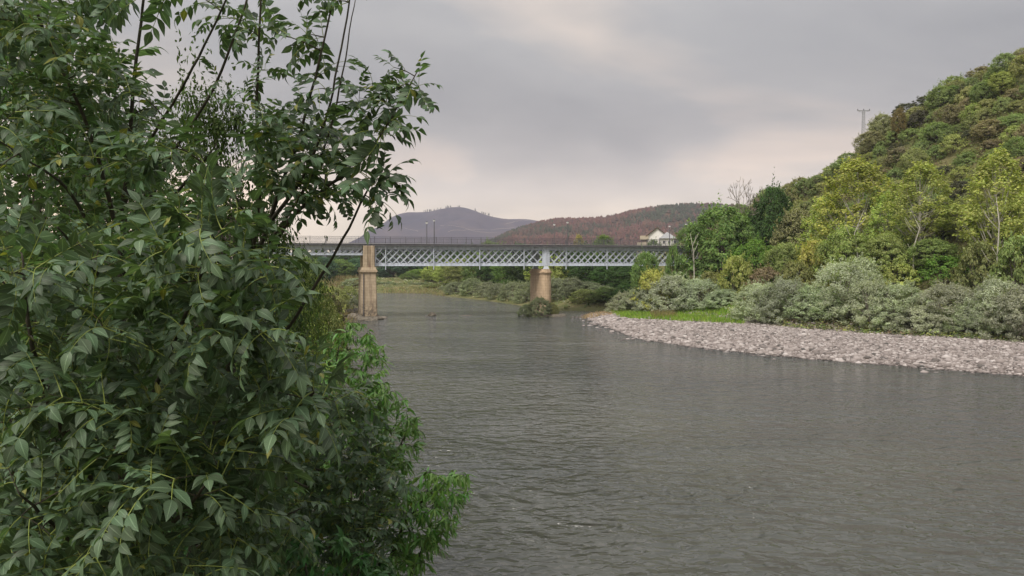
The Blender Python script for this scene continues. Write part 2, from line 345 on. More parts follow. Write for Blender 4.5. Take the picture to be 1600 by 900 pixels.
def water_mat():
    m,t,o=new_mat('river_water')
    p=nd(t,'ShaderNodeBsdfPrincipled',Roughness=.09,IOR=1.33); p.inputs['Specular IOR Level'].default_value=.5
    tc=nd(t,'ShaderNodeTexCoord')
    nz=nd(t,'ShaderNodeTexNoise',Scale=.035,Detail=4); lk(t,tc,'Object',nz,0)
    c=ramp(t,[(.35,(.052,.059,.061)),(.65,(.080,.084,.072))]); lk(t,nz,0,c,0); lk(t,c,0,p,'Base Color')
    def wav(sc,stretch,det,rot):
        mp=nd(t,'ShaderNodeMapping'); mp.inputs['Scale'].default_value=stretch; mp.inputs['Rotation'].default_value=(0,0,R(rot)); lk(t,tc,'Object',mp,0)
        n=nd(t,'ShaderNodeTexNoise',Scale=sc,Detail=det,Roughness=.55); n.inputs['Distortion'].default_value=.6; lk(t,mp,0,n,0); return n
    a=wav(2.6,(.8,1.15,1),1.5,15); b=wav(.95,(.8,1.15,1),1,-20); d=wav(.11,(.5,1,1),2,20)
    amp=nd(t,'ShaderNodeMapRange'); amp.inputs[1].default_value=.35; amp.inputs[2].default_value=.65; amp.inputs[3].default_value=.5; amp.inputs[4].default_value=1.35; lk(t,d,0,amp,0)
    s=nd(t,'ShaderNodeMath',_operation='MULTIPLY_ADD',i1=2.2); lk(t,b,0,s,0); lk(t,a,0,s,2)
    s2=nd(t,'ShaderNodeMath',_operation='MULTIPLY'); lk(t,s,0,s2,0); lk(t,amp,0,s2,1)
    bp=nd(t,'ShaderNodeBump',Strength=1.0,Distance=.26); lk(t,s2,0,bp,'Height'); lk(t,bp,0,p,'Normal')
    lk(t,p,0,o,0); return m
M_water=water_mat()

def hill_mat(name,cols,scale):
    m,t,o=new_mat(name); p=nd(t,'ShaderNodeBsdfPrincipled',Roughness=.95); p.inputs['Specular IOR Level'].default_value=.05
    tc=nd(t,'ShaderNodeTexCoord'); n=nd(t,'ShaderNodeTexNoise',Scale=scale,Detail=9,Roughness=.68); lk(t,tc,'Object',n,0)
    k=len(cols); c=ramp(t,[(.3+.4*i/(k-1),x) for i,x in enumerate(cols)]); lk(t,n,0,c,0); lk(t,c,0,p,'Base Color')
    b=nd(t,'ShaderNodeBump',Strength=.7,Distance=6); lk(t,n,0,b,'Height'); lk(t,b,0,p,'Normal')
    lk(t,p,0,o,0); return m
M_mount=hill_mat('bare_mountain',[(.022,.027,.055),(.034,.035,.064),(.054,.048,.072),(.095,.075,.088)],.004)  # purple-grey burnt slope with the distance haze's blue mixed into its colour
M_ridge=hill_mat('burnt_ridge',[(.05,.05,.03),(.10,.06,.04),(.13,.075,.05)],.01)
M_track=simple('dirt_track',(.25,.21,.20),.95,.15,.05)

# ---------------------------------------------------------------- ground, water, far hills
def axis(lo,hi,fine0,fine1,step,growth):
    a=list(np.arange(fine0,fine1,step)); d=step; x=a[-1]
    while x<hi: d*=growth; x+=d; a.append(min(x,hi))
    d=step; x=a[0]; b=[]
    while x>lo: d*=growth; x-=d; b.append(max(x,lo))
    return np.array(b[::-1]+a)
gx=axis(-2400,2400,-60,130,1.25,1.22); gy=axis(-280,4350,-12,230,1.25,1.2)
GX,GY=np.meshgrid(gx,gy); GZ=ground(GX,GY)
far=np.clip((GY-330)/300,0,1); GZ=GZ*(1-far)+5*far
GZ=np.where(np.abs(GX)>350,np.minimum(GZ,20),GZ)
b=MB(); nx,ny=len(gx),len(gy); I=np.arange(nx*ny).reshape(ny,nx)
b.add(np.stack([GX,GY,GZ],-1).reshape(-1,3),q=np.stack([I[:-1,:-1],I[:-1,1:],I[1:,1:],I[1:,:-1]],-1).reshape(-1,4))
tag(b.build('ground',M_ground,smooth=True),kind='structure')
b=MB(); b.add([(-258,-75,0),(170,-75,0),(170,300,0),(-258,300,0)],q=[(0,1,2,3)])
tag(b.build('water',M_water),kind='structure')

def ridge(name,pts,D,depth,mat,base=2.0,seed=0,rough=.06,power=1.25,n=(170,60)):
    # skyline points (photo px) stand at distance D; the slope comes down towards and away from us over «depth» metres
    P=np.array([[(px-800)/F*D,at(px,py,D)[2]] for px,py in pts])
    xs=np.linspace(P[0,0],P[-1,0],n[0]); prof=np.interp(xs,P[:,0],P[:,1])
    ker=np.ones(5)/5; prof=np.convolve(np.pad(prof,2,'edge'),ker,'valid')
    v=np.linspace(-1,1,n[1]); Xg,Vg=np.meshgrid(xs,v); Yg=D+Vg*depth
    H=(prof-base)[None,:]*(1-np.abs(Vg)**power)
    nz=snoise(Xg,Yg,depth*.45,seed)+.5*snoise(Xg,Yg,depth*.17,seed+1)
    Z=base+H*(1+rough*nz*np.clip(np.abs(Vg)*4,0,1))-3*(np.abs(Vg)>.98)
    I=np.arange(n[0]*n[1]).reshape(n[1],n[0]); b=MB()
    b.add(np.stack([Xg,Yg,Z],-1).reshape(-1,3),q=np.stack([I[:-1,:-1],I[:-1,1:],I[1:,1:],I[1:,:-1]],-1).reshape(-1,4))
    o=tag(b.build(name,mat,smooth=True),kind='structure')
    def hz(x,y):
        fx=np.clip((np.asarray(x)-xs[0])/(xs[-1]-xs[0])*(n[0]-1),0,n[0]-1.001); fy=np.clip((np.asarray(y)-D+depth)/(2*depth)*(n[1]-1),0,n[1]-1.001)
        i=fx.astype(int); j=fy.astype(int); u=fx-i; w=fy-j
        return (Z[j,i]*(1-u)*(1-w)+Z[j,i+1]*u*(1-w)+Z[j+1,i]*(1-u)*w+Z[j+1,i+1]*u*w)
    return hz,xs,D,depth
mount=ridge('mountain',[(380,440),(470,425),(540,396),(575,376),(592,358),(608,343),(622,336),(636,332),(655,331.5),(672,331),(686,327),(700,324),(716,323),(730,324.5),(745,330),(760,336),(776,340),(792,342),(817,341.5),(835,343.5),(850,347),(880,356),(930,366),(1000,380),(1100,400)],3000,900,M_mount,seed=11,rough=.10)
hill2=ridge('hill',[(690,420),(740,392),(775,375),(800,364),(822,356),(846,349.5),(866,346),(880,344.5),(905,345),(930,344),(950,342),(968,337),(985,333),(1005,329.5),(1030,325.5),(1050,323.5),(1075,321.5),(1112,323),(1150,326),(1200,330),(1290,345),(1400,390)],1500,520,M_ridge,seed=21,rough=.07)
hill3=ridge('hill',[(840,380),(870,352),(895,344),(912,340.5),(930,340.5),(950,344),(985,342),(1020,330),(1050,322),(1070,319),(1085,319),(1100,321),(1125,327),(1180,350),(1240,390)],2500,500,M_mount,seed=31,rough=.05)
def on_ridge(rg,px,py):
    hz,xs,D,dep=rg; Y=np.arange(D-dep,D,dep/300.0)
    pts=np.array([at(px,py,y) for y in Y]); z=hz(pts[:,0],pts[:,1]); k=np.argmax(pts[:,2]<=z)
    return pts[k] if (pts[:,2]<=z).any() else None
def track(px):
    P=[on_ridge(mount,x,y) for x,y in px]; P=[p for p in P if p is not None]
    if len(P)<2: return
    P=np.array(P); Q=[]
    for a,c in zip(P[:-1],P[1:]):
        for u in np.linspace(0,1,9)[:-1]: Q.append(a+(c-a)*u)
    Q=np.array(Q); hz=mount[0]; b=MB(); w=2.6; k=len(Q)
    a1=Q-[0,w,0]; a2=Q+[0,w,0]; a1[:,2]=hz(a1[:,0],a1[:,1])+2.2; a2[:,2]=hz(a2[:,0],a2[:,1])+2.2
    b.add(np.vstack([a1,a2]),q=[(i,i+1,k+i+1,k+i) for i in range(k-1)])
    tag(b.build('track',M_track),kind='structure')
track([(632,357),(642,360),(655,363)])
track([(688,353.5),(700,353),(712,354.5),(722,356),(736,361),(760,364),(785,366)])
track([(700,364),(722,361),(748,360),(775,359),(800,357),(818,352)])
track([(790,351),(805,347),(822,345.5),(836,346)])

def blob(b,c,r,h,col,rs,n=5):
    # a small two-ring tree: 10-sided solid, cheap enough for a whole wood
    a=np.arange(n)*2*math.pi/n+rs.uniform(0,6); k=rs.uniform(.75,1.2,n)
    V=[(c[0]+r*k[i]*math.cos(a[i]),c[1]+r*k[i]*math.sin(a[i]),c[2]+h*.3) for i in range(n)]+[(c[0]+.6*r*math.cos(x+.5),c[1]+.6*r*math.sin(x+.5),c[2]+h*.72) for x in a]+[(c[0],c[1],c[2]-.5),(c[0]+rs.uniform(-.2,.2)*r,c[1],c[2]+h)]
    q=[(i,(i+1)%n,n+(i+1)%n,n+i) for i in range(n)]; t_=[((i+1)%n,i,2*n) for i in range(n)]+[(n+i,n+(i+1)%n,2*n+1) for i in range(n)]
    b.add(V,q=q,t=t_,c=col)
rs=np.random.RandomState(5)
b=MB(); hz,xs,D,dep=hill2
cx=rs.uniform(xs[0],xs[-1],15000); cy=D-dep*rs.uniform(-.12,.95,15000); cz=hz(cx,cy)
pat=snoise(cx,cy,420,77)+.5*snoise(cx,cy,90,78)
for x,y,z,p in zip(cx,cy,cz,pat):
    p+=rs.normal(-.08,.2)
    if p>.0: col=np.array((.140,.068,.055))*rs.uniform(.85,1.15)
    elif p>-.35: col=np.array((.10,.068,.053))*rs.uniform(.7,1.2)
    else: col=np.array((.046,.062,.038))*rs.uniform(.7,1.3)
    h=rs.uniform(4,9); blob(b,(x,y,z),h*.34,h,col,rs)
tag(b.build('forest',M_forest,col=True),kind='stuff')
b=MB(); hz,xs,D,dep=mount
sky_px=list(rs.uniform(662,706,26))+list(rs.uniform(715,722,3))+list(rs.uniform(742,770,9))+list(rs.uniform(860,960,10))
for px in sky_px:
    x=(px-800)/F*3000; y=3000+rs.uniform(-25,10); h=rs.uniform(6,12); blob(b,(x,y,float(hz(x,y))),h*.2,h,(.05,.05,.045),rs)
tag(b.build('distant_trees',M_forest,col=True),kind='stuff')

# ---------------------------------------------------------------- bridge
BR=R(15); P0=np.array([-22.4,118.6,0.0]); BU=np.array([math.cos(BR),math.sin(BR),0]); BN=np.array([-math.sin(BR),math.cos(BR),0])
def bw(s,w,z): return P0+BU*s+BN*w+np.array([0,0,z])
def s_at(px,w):
    lo,hi=-60,90
    for _ in range(50):
        mid=(lo+hi)/2
        if px_of(bw(mid,w,11))[0]<px: lo=mid
        else: hi=mid
    return lo
bridge=tag(empty('lattice_girder_bridge',P0,BR),'pale blue iron lattice bridge crossing the river on two stone piers','bridge')
S0,S1,S2,SL=.94,29.0,57.0,-31.0
WN,WF=0.0,6.0
mb=MB(); mb.box(((SL+S2)/2,3,11.42),(S2-SL+4,7.5,.2)); mb.build('deck',M_deck,bridge)
for w in (-.80,6.80):
    mb=MB(); mb.box(((SL+S2)/2,w,11.44),(S2-SL+4,.10,.30)); mb.build('fascia',M_steel_dark,bridge)
    mb=MB(); mb.box(((SL+S2)/2,w,11.62),(S2-SL+4,.22,.055)); mb.build('kerb',M_deck,bridge)
def shared(me_obj,locs,name,parent):
    for k,l in enumerate(locs):
        o=me_obj if k==0 else me_obj.copy()
        if k: COL.objects.link(o); o.parent=parent
        o.location=l
def girder(s0,s1,zb,zt,pitch,w,bot=.52):
    L=s1-s0; c=(s0+s1)/2
    mb=MB(); mb.box((c,w,zt-.27),(L,.22,.54)); mb.box((c,w,zt-.555),(L,.42,.03)); mb.box((c,w,zt+.012),(L,.46,.03)); mb.build('top_chord',M_steel,bridge)
    mb=MB(); mb.box((c,w,zb+bot/2),(L,.24,bot)); mb.box((c,w,zb-.015),(L,.5,.03)); mb.build('bottom_chord',M_steel,bridge)
    z0,z1=zb+bot-.12,zt-.5; H=z1-z0
    for sgn,dw in ((1,-.075 if w<3 else .05),(-1,.075 if w<3 else -.05)):
        dw=-.15 if sgn>0 else .15
        m2=MB(); m2.beam((0,0,z0) if sgn>0 else (H,0,z0),(H,0,z1) if sgn>0 else (0,0,z1),.19,.035,up=(0,1,0)); 
        n=int((L-H)/pitch)+1; off=(L-H-(n-1)*pitch)/2
        bar=m2.build('lattice_bar',M_steel,bridge)
        shared(bar,[(s0+off+k*pitch,w+dw,0) for k in range(n)],'lattice_bar',bridge)
        # short end bars
        for e in (0,1):
            for k in (1,):
                hh=H*.5
                m3=MB()
                xa=s0 if e==0 else s1
                d=hh if e==0 else -hh
                zz=(z0+H-hh if sgn*(1 if e==0 else -1)>0 else z0+hh)
                ze=(z1 if sgn*(1 if e==0 else -1)>0 else z0)
                m3.beam((xa,w+dw,zz),(xa+d,w+dw,ze),.19,.035,up=(0,1,0)); m3.build('lattice_bar',M_steel,bridge)
for w in (WN,WF):
    girder(S0,S1-.62,8.16,11.31,1.15,w,bot=.46); girder(S1+.62,S2,8.16,11.31,1.15,w,bot=.46)
    girder(SL,-.9,9.85,11.31,.95,w,bot=.32)
    for s in (S0+.12,S2-.15): mb=MB(); mb.box((s,w,9.7),(.22,.30,3.2)); mb.build('end_post',M_steel,bridge)
    mb=MB(); mb.box((S1,w,9.72),(1.24,.34,3.18)); mb.box((S1,w-.19 if w<3 else w+.19,9.72),(.5,.05,3.1)); mb.build('bearing_panel',M_steel,bridge)
    mb=MB(); mb.prism([(-.5,-.35),(.5,-.35),(.5,.35),(-.5,.35)],7.62,8.09,.62); o=mb.build('bearing',M_steel,bridge); o.location=(S1,w,0)
mb=MB(); mb.box((0,3,11.0),(.18,5.7,.5)); cb=mb.build('cross_beam',M_steel,bridge); shared(cb,[(s,0,0) for s in np.arange(-29.5,56.5,2.45) if abs(s)>1.3],'cross_beam',bridge)
mb=MB(); mb.box((0,3,8.3),(.14,5.7,.2)); cb=mb.build('bottom_strut',M_steel,bridge); shared(cb,[(s,0,0) for s in np.arange(2.5,56.5,3.66)],'bottom_strut',bridge)
pipe_s=[s_at(p,-.35) for p in (602.5,677.5,749.5,818.8,884.5,948.5)]; pipe_s+= [pipe_s[-1]+7.3]
mb=MB(); mb.tube([(0,0,7.55),(0,0,11.28)],.075,8); dp=mb.build('drain_pipe',M_steel,bridge); shared(dp,[(s,-.38,0) for s in pipe_s],'drain_pipe',bridge)
mb=MB(); mb.tube([(0,0,7.55),(0,0,11.28)],.075,8); dp=mb.build('drain_pipe',M_steel_dark,bridge); shared(dp,[(s,6.4,0) for s in pipe_s],'drain_pipe',bridge)
for w in (-.74,6.74):
    mb=MB(); a,c=SL-2,S2+2
    for z in (12.68,11.80): mb.beam((a,w,z),(c,w,z),.05,.045)
    for s in np.arange(a,c,.145): mb.box((s,w,12.23),(.02,.02,.9))
    tag(mb.build('railing',M_rail,bridge),kind='stuff')
    mb=MB(); mb.box((0,0,12.2),(.07,.07,1.1)); rp=mb.build('railing_post',M_rail,bridge); shared(rp,[(s,w,0) for s in np.arange(a,c,2.42)],'railing_post',bridge)
# pier beside the left bank: rectangular tower up to the deck
def rect(x0,x1,y0,y1,ch=.0):
    return [(x0+ch,y0),(x1-ch,y0),(x1,y0+ch),(x1,y1-ch),(x1-ch,y1),(x0+ch,y1),(x0,y1-ch),(x0,y0+ch)] if ch else [(x0,y0),(x1,y0),(x1,y1),(x0,y1)]
def frus(b,x0,x1,y0,y1,z0,z1,fl):
    o0=rect(x0-fl,x1+fl,y0-fl,y1+fl,.12); o1=rect(x0,x1,y0,y1,.12); n=8
    V=[(x,y,z0) for x,y in o0]+[(x,y,z1) for x,y in o1]; c=[(sum(v[0] for v in o1)/n,sum(v[1] for v in o1)/n,z) for z in (z0,z1)]
    b.add(V+c,q=[(i,(i+1)%n,n+(i+1)%n,n+i) for i in range(n)],t=[(2*n,(i+1)%n,i) for i in range(n)]+[(2*n+1,n+i,n+(i+1)%n) for i in range(n)])
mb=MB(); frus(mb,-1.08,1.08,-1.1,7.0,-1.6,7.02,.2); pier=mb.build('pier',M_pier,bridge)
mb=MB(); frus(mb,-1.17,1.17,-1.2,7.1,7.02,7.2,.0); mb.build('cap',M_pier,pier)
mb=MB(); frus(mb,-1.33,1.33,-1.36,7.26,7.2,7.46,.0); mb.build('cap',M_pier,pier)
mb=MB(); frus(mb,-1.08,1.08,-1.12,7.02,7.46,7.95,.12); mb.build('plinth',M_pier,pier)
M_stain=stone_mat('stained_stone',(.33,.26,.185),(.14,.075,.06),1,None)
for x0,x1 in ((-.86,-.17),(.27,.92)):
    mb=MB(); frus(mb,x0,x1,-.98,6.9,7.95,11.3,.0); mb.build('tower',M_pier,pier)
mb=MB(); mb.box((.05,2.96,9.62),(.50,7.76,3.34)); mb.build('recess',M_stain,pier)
mb=MB(); mb.tube([(-.85,-1.22,7.0),(-.87,-1.26,5.2),(-.92,-1.38,.2)],.06,6); mb.build('drain_pipe',M_steel_dark,pier)
mb=MB(); frus(mb,-1.5,1.6,-1.9,8.0,-1.6,.35,.25); mb.build('footing',M_rock,pier)
# joints of the tower courses are recessed bands
# midstream pier with rounded nose
def stadium(hx,y0,y1,n=9):
    a=np.linspace(math.pi,2*math.pi,n); o=[(hx*math.cos(x),y0+hx+hx*math.sin(x)) for x in a]
    a=np.linspace(0,math.pi,n); o+=[(hx*math.cos(x),y1-hx+hx*math.sin(x)) for x in a]; return o
def stad(b,h0,h1,z0,z1,y0=-1.5,y1=7.5):
    A=stadium(h0,y0-(h0-h1),y1+(h0-h1)); B=stadium(h1,y0,y1); n=len(A)
    V=[(x,y,z0) for x,y in A]+[(x,y,z1) for x,y in B]+[(0,3,z0),(0,3,z1)]
    b.add(V,q=[(i,(i+1)%n,n+(i+1)%n,n+i) for i in range(n)],t=[(2*n,(i+1)%n,i) for i in range(n)]+[(2*n+1,n+i,n+(i+1)%n) for i in range(n)])
S1p=S1+.0
mb=MB(); stad(mb,1.0,.9,-1.6,6.75,-.75,6.75); pier2=mb.build('pier',M_pier2,bridge); pier2.location=(S1p,0,0)
mb=MB(); stad(mb,.98,.98,6.75,6.98,-.85,6.85); mb.build('cap',M_pier2,pier2)
mb=MB(); stad(mb,1.12,1.12,6.98,7.18,-1.0,7.0); mb.build('cap',M_pier2,pier2)
mb=MB(); stad(mb,.9,.78,7.18,7.60,-.75,6.75); mb.build('bearing_shelf',M_pier2,pier2)
# bank abutment at the far end
mb=MB(); mb.box((S2+3,3,5.5),(6,8,11.7)); mb.build('abutment',M_pier2,bridge)
mb=MB(); mb.box((SL-3,3,5.5),(6,8,11.7)); mb.build('abutment',M_pier,bridge)

def lamp(px,w,lab,h=3.75):
    s=s_at(px,w); o=tag(empty('street_lamp',bw(s,w,11.64),BR),lab,'street lamp','lamp posts on the bridge')
    b=MB(); b.lathe([(.10,0),(.10,.35),(.06,.42)],8); b.build('base',M_lamp,o)
    b=MB(); b.tube([(0,0,.4),(0,0,h*.6),(0,0,h-.25)],[.085,.075,.065],8); b.build('post',M_lamp,o)
    b=MB(); b.lathe([(.05,h-.25),(.17,h-.18),(.2,h-.02),(.15,h+.07),(.03,h+.12)],10); b.build('lamp_head',M_lampw,o,smooth=True)
    b=MB(); b.lathe([(.22,h+.02),(.2,h+.1),(.04,h+.2)],10); b.build('lamp_cap',M_lamp,o)
for px,w,lab in ((678.5,-.55,'lamp post on the near bridge railing, the one nearest the square pier'),
    (667,6.55,'lamp post on the far railing of the bridge, the one nearest the square pier'),
    (886.7,-.55,'lamp post on the near railing just right of the rounded pier'),
    (866,6.55,'lamp post on the far railing just right of the rounded pier'),
    (1072,-.55,'lamp post on the near railing at the wooded end of the bridge'),
    (1046,6.55,'lamp post on the far railing in front of the white house')):
    lamp(px,w,lab)

# ---------------------------------------------------------------- house beyond the bridge
HD=205.0
def hx(px): return (px-800)/F*HD
def hzv(py): return at(800,py,HD)[2]
X0,X1=hx(1012),hx(1041); XA=hx(1026.3); ze=hzv(368); za=hzv(356.2)
house=tag(empty('white_house',(XA,HD,8.0),-math.atan2(XA,HD)),'white gabled house with brown roof showing above the wooded end of the bridge','house')
def hb(): return MB()
z0=8.0; dz=lambda z:z-z0
b=hb(); x0,x1=X0-XA,X1-XA
prof=[(x0,dz(4)),(x1,dz(4)),(x1,dz(ze)),(0,dz(za)),(x0,dz(ze))]
V=[(x,0,z) for x,z in prof]+[(x,8,z) for x,z in prof]
b.add(V,q=[(0,1,6,5),(1,2,7,6),(2,3,8,7),(3,4,9,8),(4,0,5,9)],t=[(0,2,1),(0,3,2),(0,4,3),(5,6,7),(5,7,8),(5,8,9)]); b.build('wall',M_white,house)
for sx,xe in ((-1,x0),(1,x1)):
    b=hb(); dx=xe; dzz=dz(ze)-dz(za); L=1.22
    p0=np.array([0,0,dz(za)+.12]); p1=np.array([dx*L,0,dz(za)+dzz*L+.12])
    V=[(p[0],y,p[2]+t_) for p in (p0,p1) for y in (-.6,8.5) for t_ in (0,.18)]
    b.add(V,q=[(0,1,3,2),(4,6,7,5),(0,4,5,1),(2,3,7,6),(0,2,6,4),(1,5,7,3)]); b.build('roof',M_roof,house)
b=hb(); b.tube([(x0+.5,3,dz(za)-.3),(x0+.5,3,dz(za)+.6)],.05,6); b.build('flue',M_lamp,house)
xa,xb=hx(1029)-XA,hx(1053)-XA; xm=hx(1042)-XA; zt=hzv(373); zp=hzv(362.8)
b=hb(); b.box(((xa+xb)/2+.1,-1.2,(dz(zt)+dz(4))/2),(xb-xa-.5,2.3,dz(zt)-dz(4))); w2=b.build('extension_wall',M_white,house)
b=hb(); V=[(xa,-2.8,dz(zt)),(xb+.6,-2.8,dz(zt)),(xb+.6,-.04,dz(zt)),(xa,-.04,dz(zt)),(xm,-.3,dz(zp)),(xm-.2,-.05,dz(zp))]
b.add(V,q=[(0,1,2,3),(2,5,4,1)],t=[(0,4,1),(0,5,4),(0,3,5),(2,3,5)][:3]+[(3,2,5)]); b.build('roof',M_roofg,house)
for xc in (-.9,.5,1.9):
    b=hb(); b.box((xm+xc,-2.37,dz(zt)-1.0),(.55,.06,.75)); b.build('window',M_window,house)
bx0,bx1=hx(1000)-XA,hx(1013)-XA
b=hb(); b.box(((bx0+bx1)/2,1.5,dz(hzv(371.3))),(bx1-bx0,4,1.1)); b.build('balcony',M_beige,house)
b=hb(); b.box(((bx0+bx1)/2,1.6,dz(hzv(376))),(bx1-bx0-.6,3.6,.95)); b.build('balcony_recess',M_roof,house)
b=hb(); b.box(((bx0+bx1)/2-.3,1.5,(dz(hzv(378.5))+dz(4))/2),(bx1-bx0+.9,4,dz(hzv(378.5))-dz(4))); b.build('lower_wall',M_beige,house)

# power poles on the skyline and a cable
def pole(px,py_top,Y,h,cross,lab,wd=1.0):
    p=at(px,py_top,Y); g=float(ground(np.array([p[0]]),np.array([Y]))[0]); z0=min(g,p[2]-h)-.3
    o=tag(empty('power_pole',(p[0],Y,z0)),lab,'power pole'); H=p[2]-z0
    b=MB(); 
    for sx,sy in ((-1,-1),(1,-1),(1,1),(-1,1)): b.tube([(sx*.3*wd,sy*.3*wd,0),(sx*.17*wd,sy*.17*wd,H)],.05*wd,4)
    for k in range(int(H/.55)):
        z=k*.55; r=(.3-.13*z/H)*wd
        for a_,c_ in (((-r,-r),(r,-r)),((r,-r),(r,r)),((r,r),(-r,r)),((-r,r),(-r,-r))): b.tube([(a_[0],a_[1],z),(c_[0],c_[1],z+.5)],.022*wd,3)
    b.build('mast',M_pylon,o)
    b=MB(); b.beam((-cross/2,0,H-.05),(cross/2,0,H-.05),.16,.16); b.beam((-cross/2,0,H-.05),(0,0,H-.5),.06,.06); b.beam((cross/2,0,H-.05),(0,0,H-.5),.06,.06); b.build('crossarm',M_pylon,o)
    for x in (-cross/2+.1,0,cross/2-.1):
        b=MB(); b.lathe([(.06,H),(.1,H+.12),(.06,H+.3)],6); b2=b.build('insulator',M_wire,o); b2.location=(x,0,0)
pole(1349.5,172.5,163,6.0,2.7,'steel lattice power pole with a crossarm standing on the hill skyline')
pole(1581,87,146,2.0,1.3,'small thin pole topping the highest corner of the hillside',.35)

# ---------------------------------------------------------------- plants: shapes made once, copied below
def leaf_quads(C,N,A,L,W):
    # one bent diamond per leaf: centre C, normal N, long axis A
    A=A-N*(A*N).sum(1)[:,None]; A/=np.linalg.norm(A,axis=1)[:,None]+1e-9
    B=np.cross(N,A); L=L[:,None]; W=W[:,None]
    V=np.stack([C-A*L*.5,C+B*W*.5-N*W*.12,C+A*L*.5-N*L*.10,C-B*W*.5-N*W*.12],1).reshape(-1,3)
    return V,np.arange(len(V)).reshape(-1,4)
def unit(v): return v/(np.linalg.norm(v,axis=-1,keepdims=True)+1e-9)
def crown(rs,H,Rr,z0,shape,nc,nl,ll,lw,cr,up=0.0,droop=.3,hollow=.45,lump=.35,spray=0.25):
    # clumps of leaves spread through a lobed volume between z0 and H; «shape» gives radius against height
    b=MB(); th0=rs.uniform(0,6.28,6); amp=rs.uniform(-1,1,6)
    cents=[]
    for _ in range(nc):
        u=rs.uniform(0,1)**.85; z=z0+(H-z0)*u; r=np.interp(u,shape[0],shape[1])*Rr
        th=rs.uniform(0,6.28)
        lob=1+lump*sum(amp[k]*math.sin((k+2)*th+th0[k]+2.5*u*(k%3)) for k in range(6))/2.2
        rr=r*lob*(hollow+(1-hollow)*rs.uniform(0,1)**.45)
        cents.append((rr*math.cos(th),rr*math.sin(th),z))
    for c in cents:
        c=np.array(c); n=max(4,int(nl*rs.uniform(.55,1.45))); s=cr*rs.uniform(.55,1.35)
        out=np.array([c[0],c[1],(c[2]-(z0+(H-z0)*.35))*.9]); out=out/(np.linalg.norm(out)+1e-6)
        d=unit(rs.normal(0,1,(n,3))); rad=rs.uniform(.35,1,n)**.6
        P=c+d*rad[:,None]*s*np.array([1,1,.75])
        if up: P[:,2]+=rs.uniform(-1,1,n)*s*up
        if rs.uniform()<spray:      # a shoot that breaks the outline
            m=max(3,n//3); tt=rs.uniform(0,1,m); dirv=unit(out+np.array([0,0,.5])+rs.normal(0,.3,3)); P[:m]=c+dirv*(tt*s*2.1)[:,None]+rs.normal(0,.10*s,(m,3))
        N=unit(d*.7+out*.5+np.array([0,0,.55])+rs.normal(0,.42,(n,3)))
        A=unit(d+np.array([0,0,-droop*2+up])+rs.normal(0,.5,(n,3)))
        V,q=leaf_quads(P,N,A,ll*rs.uniform(.6,1.3,n),lw*rs.uniform(.6,1.3,n)); b.add(V,q=q)
    return b,np.array(cents)
def limbs(rs,H,r0,cents,k,nseg=6,stems=1,spread=.0,top=.85,base=.25):
    b=MB()
    tops=[]
    for s in range(stems):
        a=rs.uniform(0,6.28); tp=np.array([math.cos(a)*spread,math.sin(a)*spread,H*top*rs.uniform(.8,1.05)]) if stems>1 else np.array([rs.uniform(-.2,.2),rs.uniform(-.2,.2),H*top])
        mid=tp*.5+np.array([rs.uniform(-.15,.15)*H*.15,rs.uniform(-.15,.15)*H*.15,0])
        P=[(math.cos(a)*.1*(stems>1),math.sin(a)*.1*(stems>1),-.5)]+[tuple((1-u)**2*np.zeros(3)+2*u*(1-u)*mid+u*u*tp) for u in (.15,.35,.55,.75,1)]
        b.tube(P,[r0*1.25,r0,r0*.85,r0*.65,r0*.42,r0*.12],nseg); tops.append(np.array(P))
    idx=rs.choice(len(cents),min(k,len(cents)),replace=False)
    for i in idx:
        P=tops[rs.randint(len(tops))]; e=cents[i]; zz=max(base*H,e[2]-.28*H*rs.uniform(.6,1.3)); zz=min(zz,H*top*.9)
        j=np.interp(zz,P[:,2],np.arange(len(P))); j0=int(j); j1=min(j0+1,len(P)-1); st=P[j0]+(P[j1]-P[j0])*(j-j0)
        rb=r0*.42*(1-zz/H*.6); m=(st+e)/2+np.array([0,0,-.05*H])
        b.tube([st,m,e],[rb,rb*.6,rb*.2],5,cap=False)
    return b
DOME=([0,.15,.4,.65,.85,1],[.86,1,1.0,.85,.6,.22])
ROUND=([0,.15,.4,.65,.85,1],[.45,.8,1.0,.92,.66,.2])
POP=([0,.15,.35,.6,.85,1],[.35,.75,1.0,.85,.5,.12])
KIND={}
def proto(kind,n,fn):
    KIND[kind]=[fn(np.random.RandomState(hash_(kind)+i*37)) for i in range(n)]
def hash_(s): return sum(ord(c)*(i+7) for i,c in enumerate(s))%10007
def mk(H,Rr,z0,shape,nc,nl,ll,lw,cr,r0,k,bark,stems=1,spread=0,**kw):
    lt=kw.pop('ltop',.85)
    def f(rs):
        b,c=crown(rs,H,Rr,z0,shape,nc,nl,ll,lw,cr,**kw)
        A=np.vstack(b.v); kz=H/np.percentile(A[:,2],99.7); kr=Rr/np.percentile(np.hypot(A[:,0],A[:,1]),97); K=np.array([kr,kr,kz])
        b.v=[q*K for q in b.v]; c=c*K
        w=limbs(rs,H,r0,c,k,stems=stems,spread=spread,top=lt)
        return (b.mesh('crown',M_leaf),w.mesh('trunk',bark,True),H,Rr)
    return f
proto('willow',4,mk(6,3.4,.1,DOME,300,80,.24,.085,.52,.10,40,M_bark,stems=5,spread=1.6,up=.15,droop=.1,hollow=.72,lump=.34,spray=.25))
proto('broad',4,mk(10,4.0,1.2,ROUND,300,66,.30,.17,.72,.20,40,M_dark_bark,hollow=.66,lump=.36,spray=.2))
proto('poplar',4,mk(14,3.3,3.0,POP,260,44,.23,.19,.50,.17,60,M_pale_bark,up=.5,hollow=.35,lump=.42,spray=.4,ltop=.95))
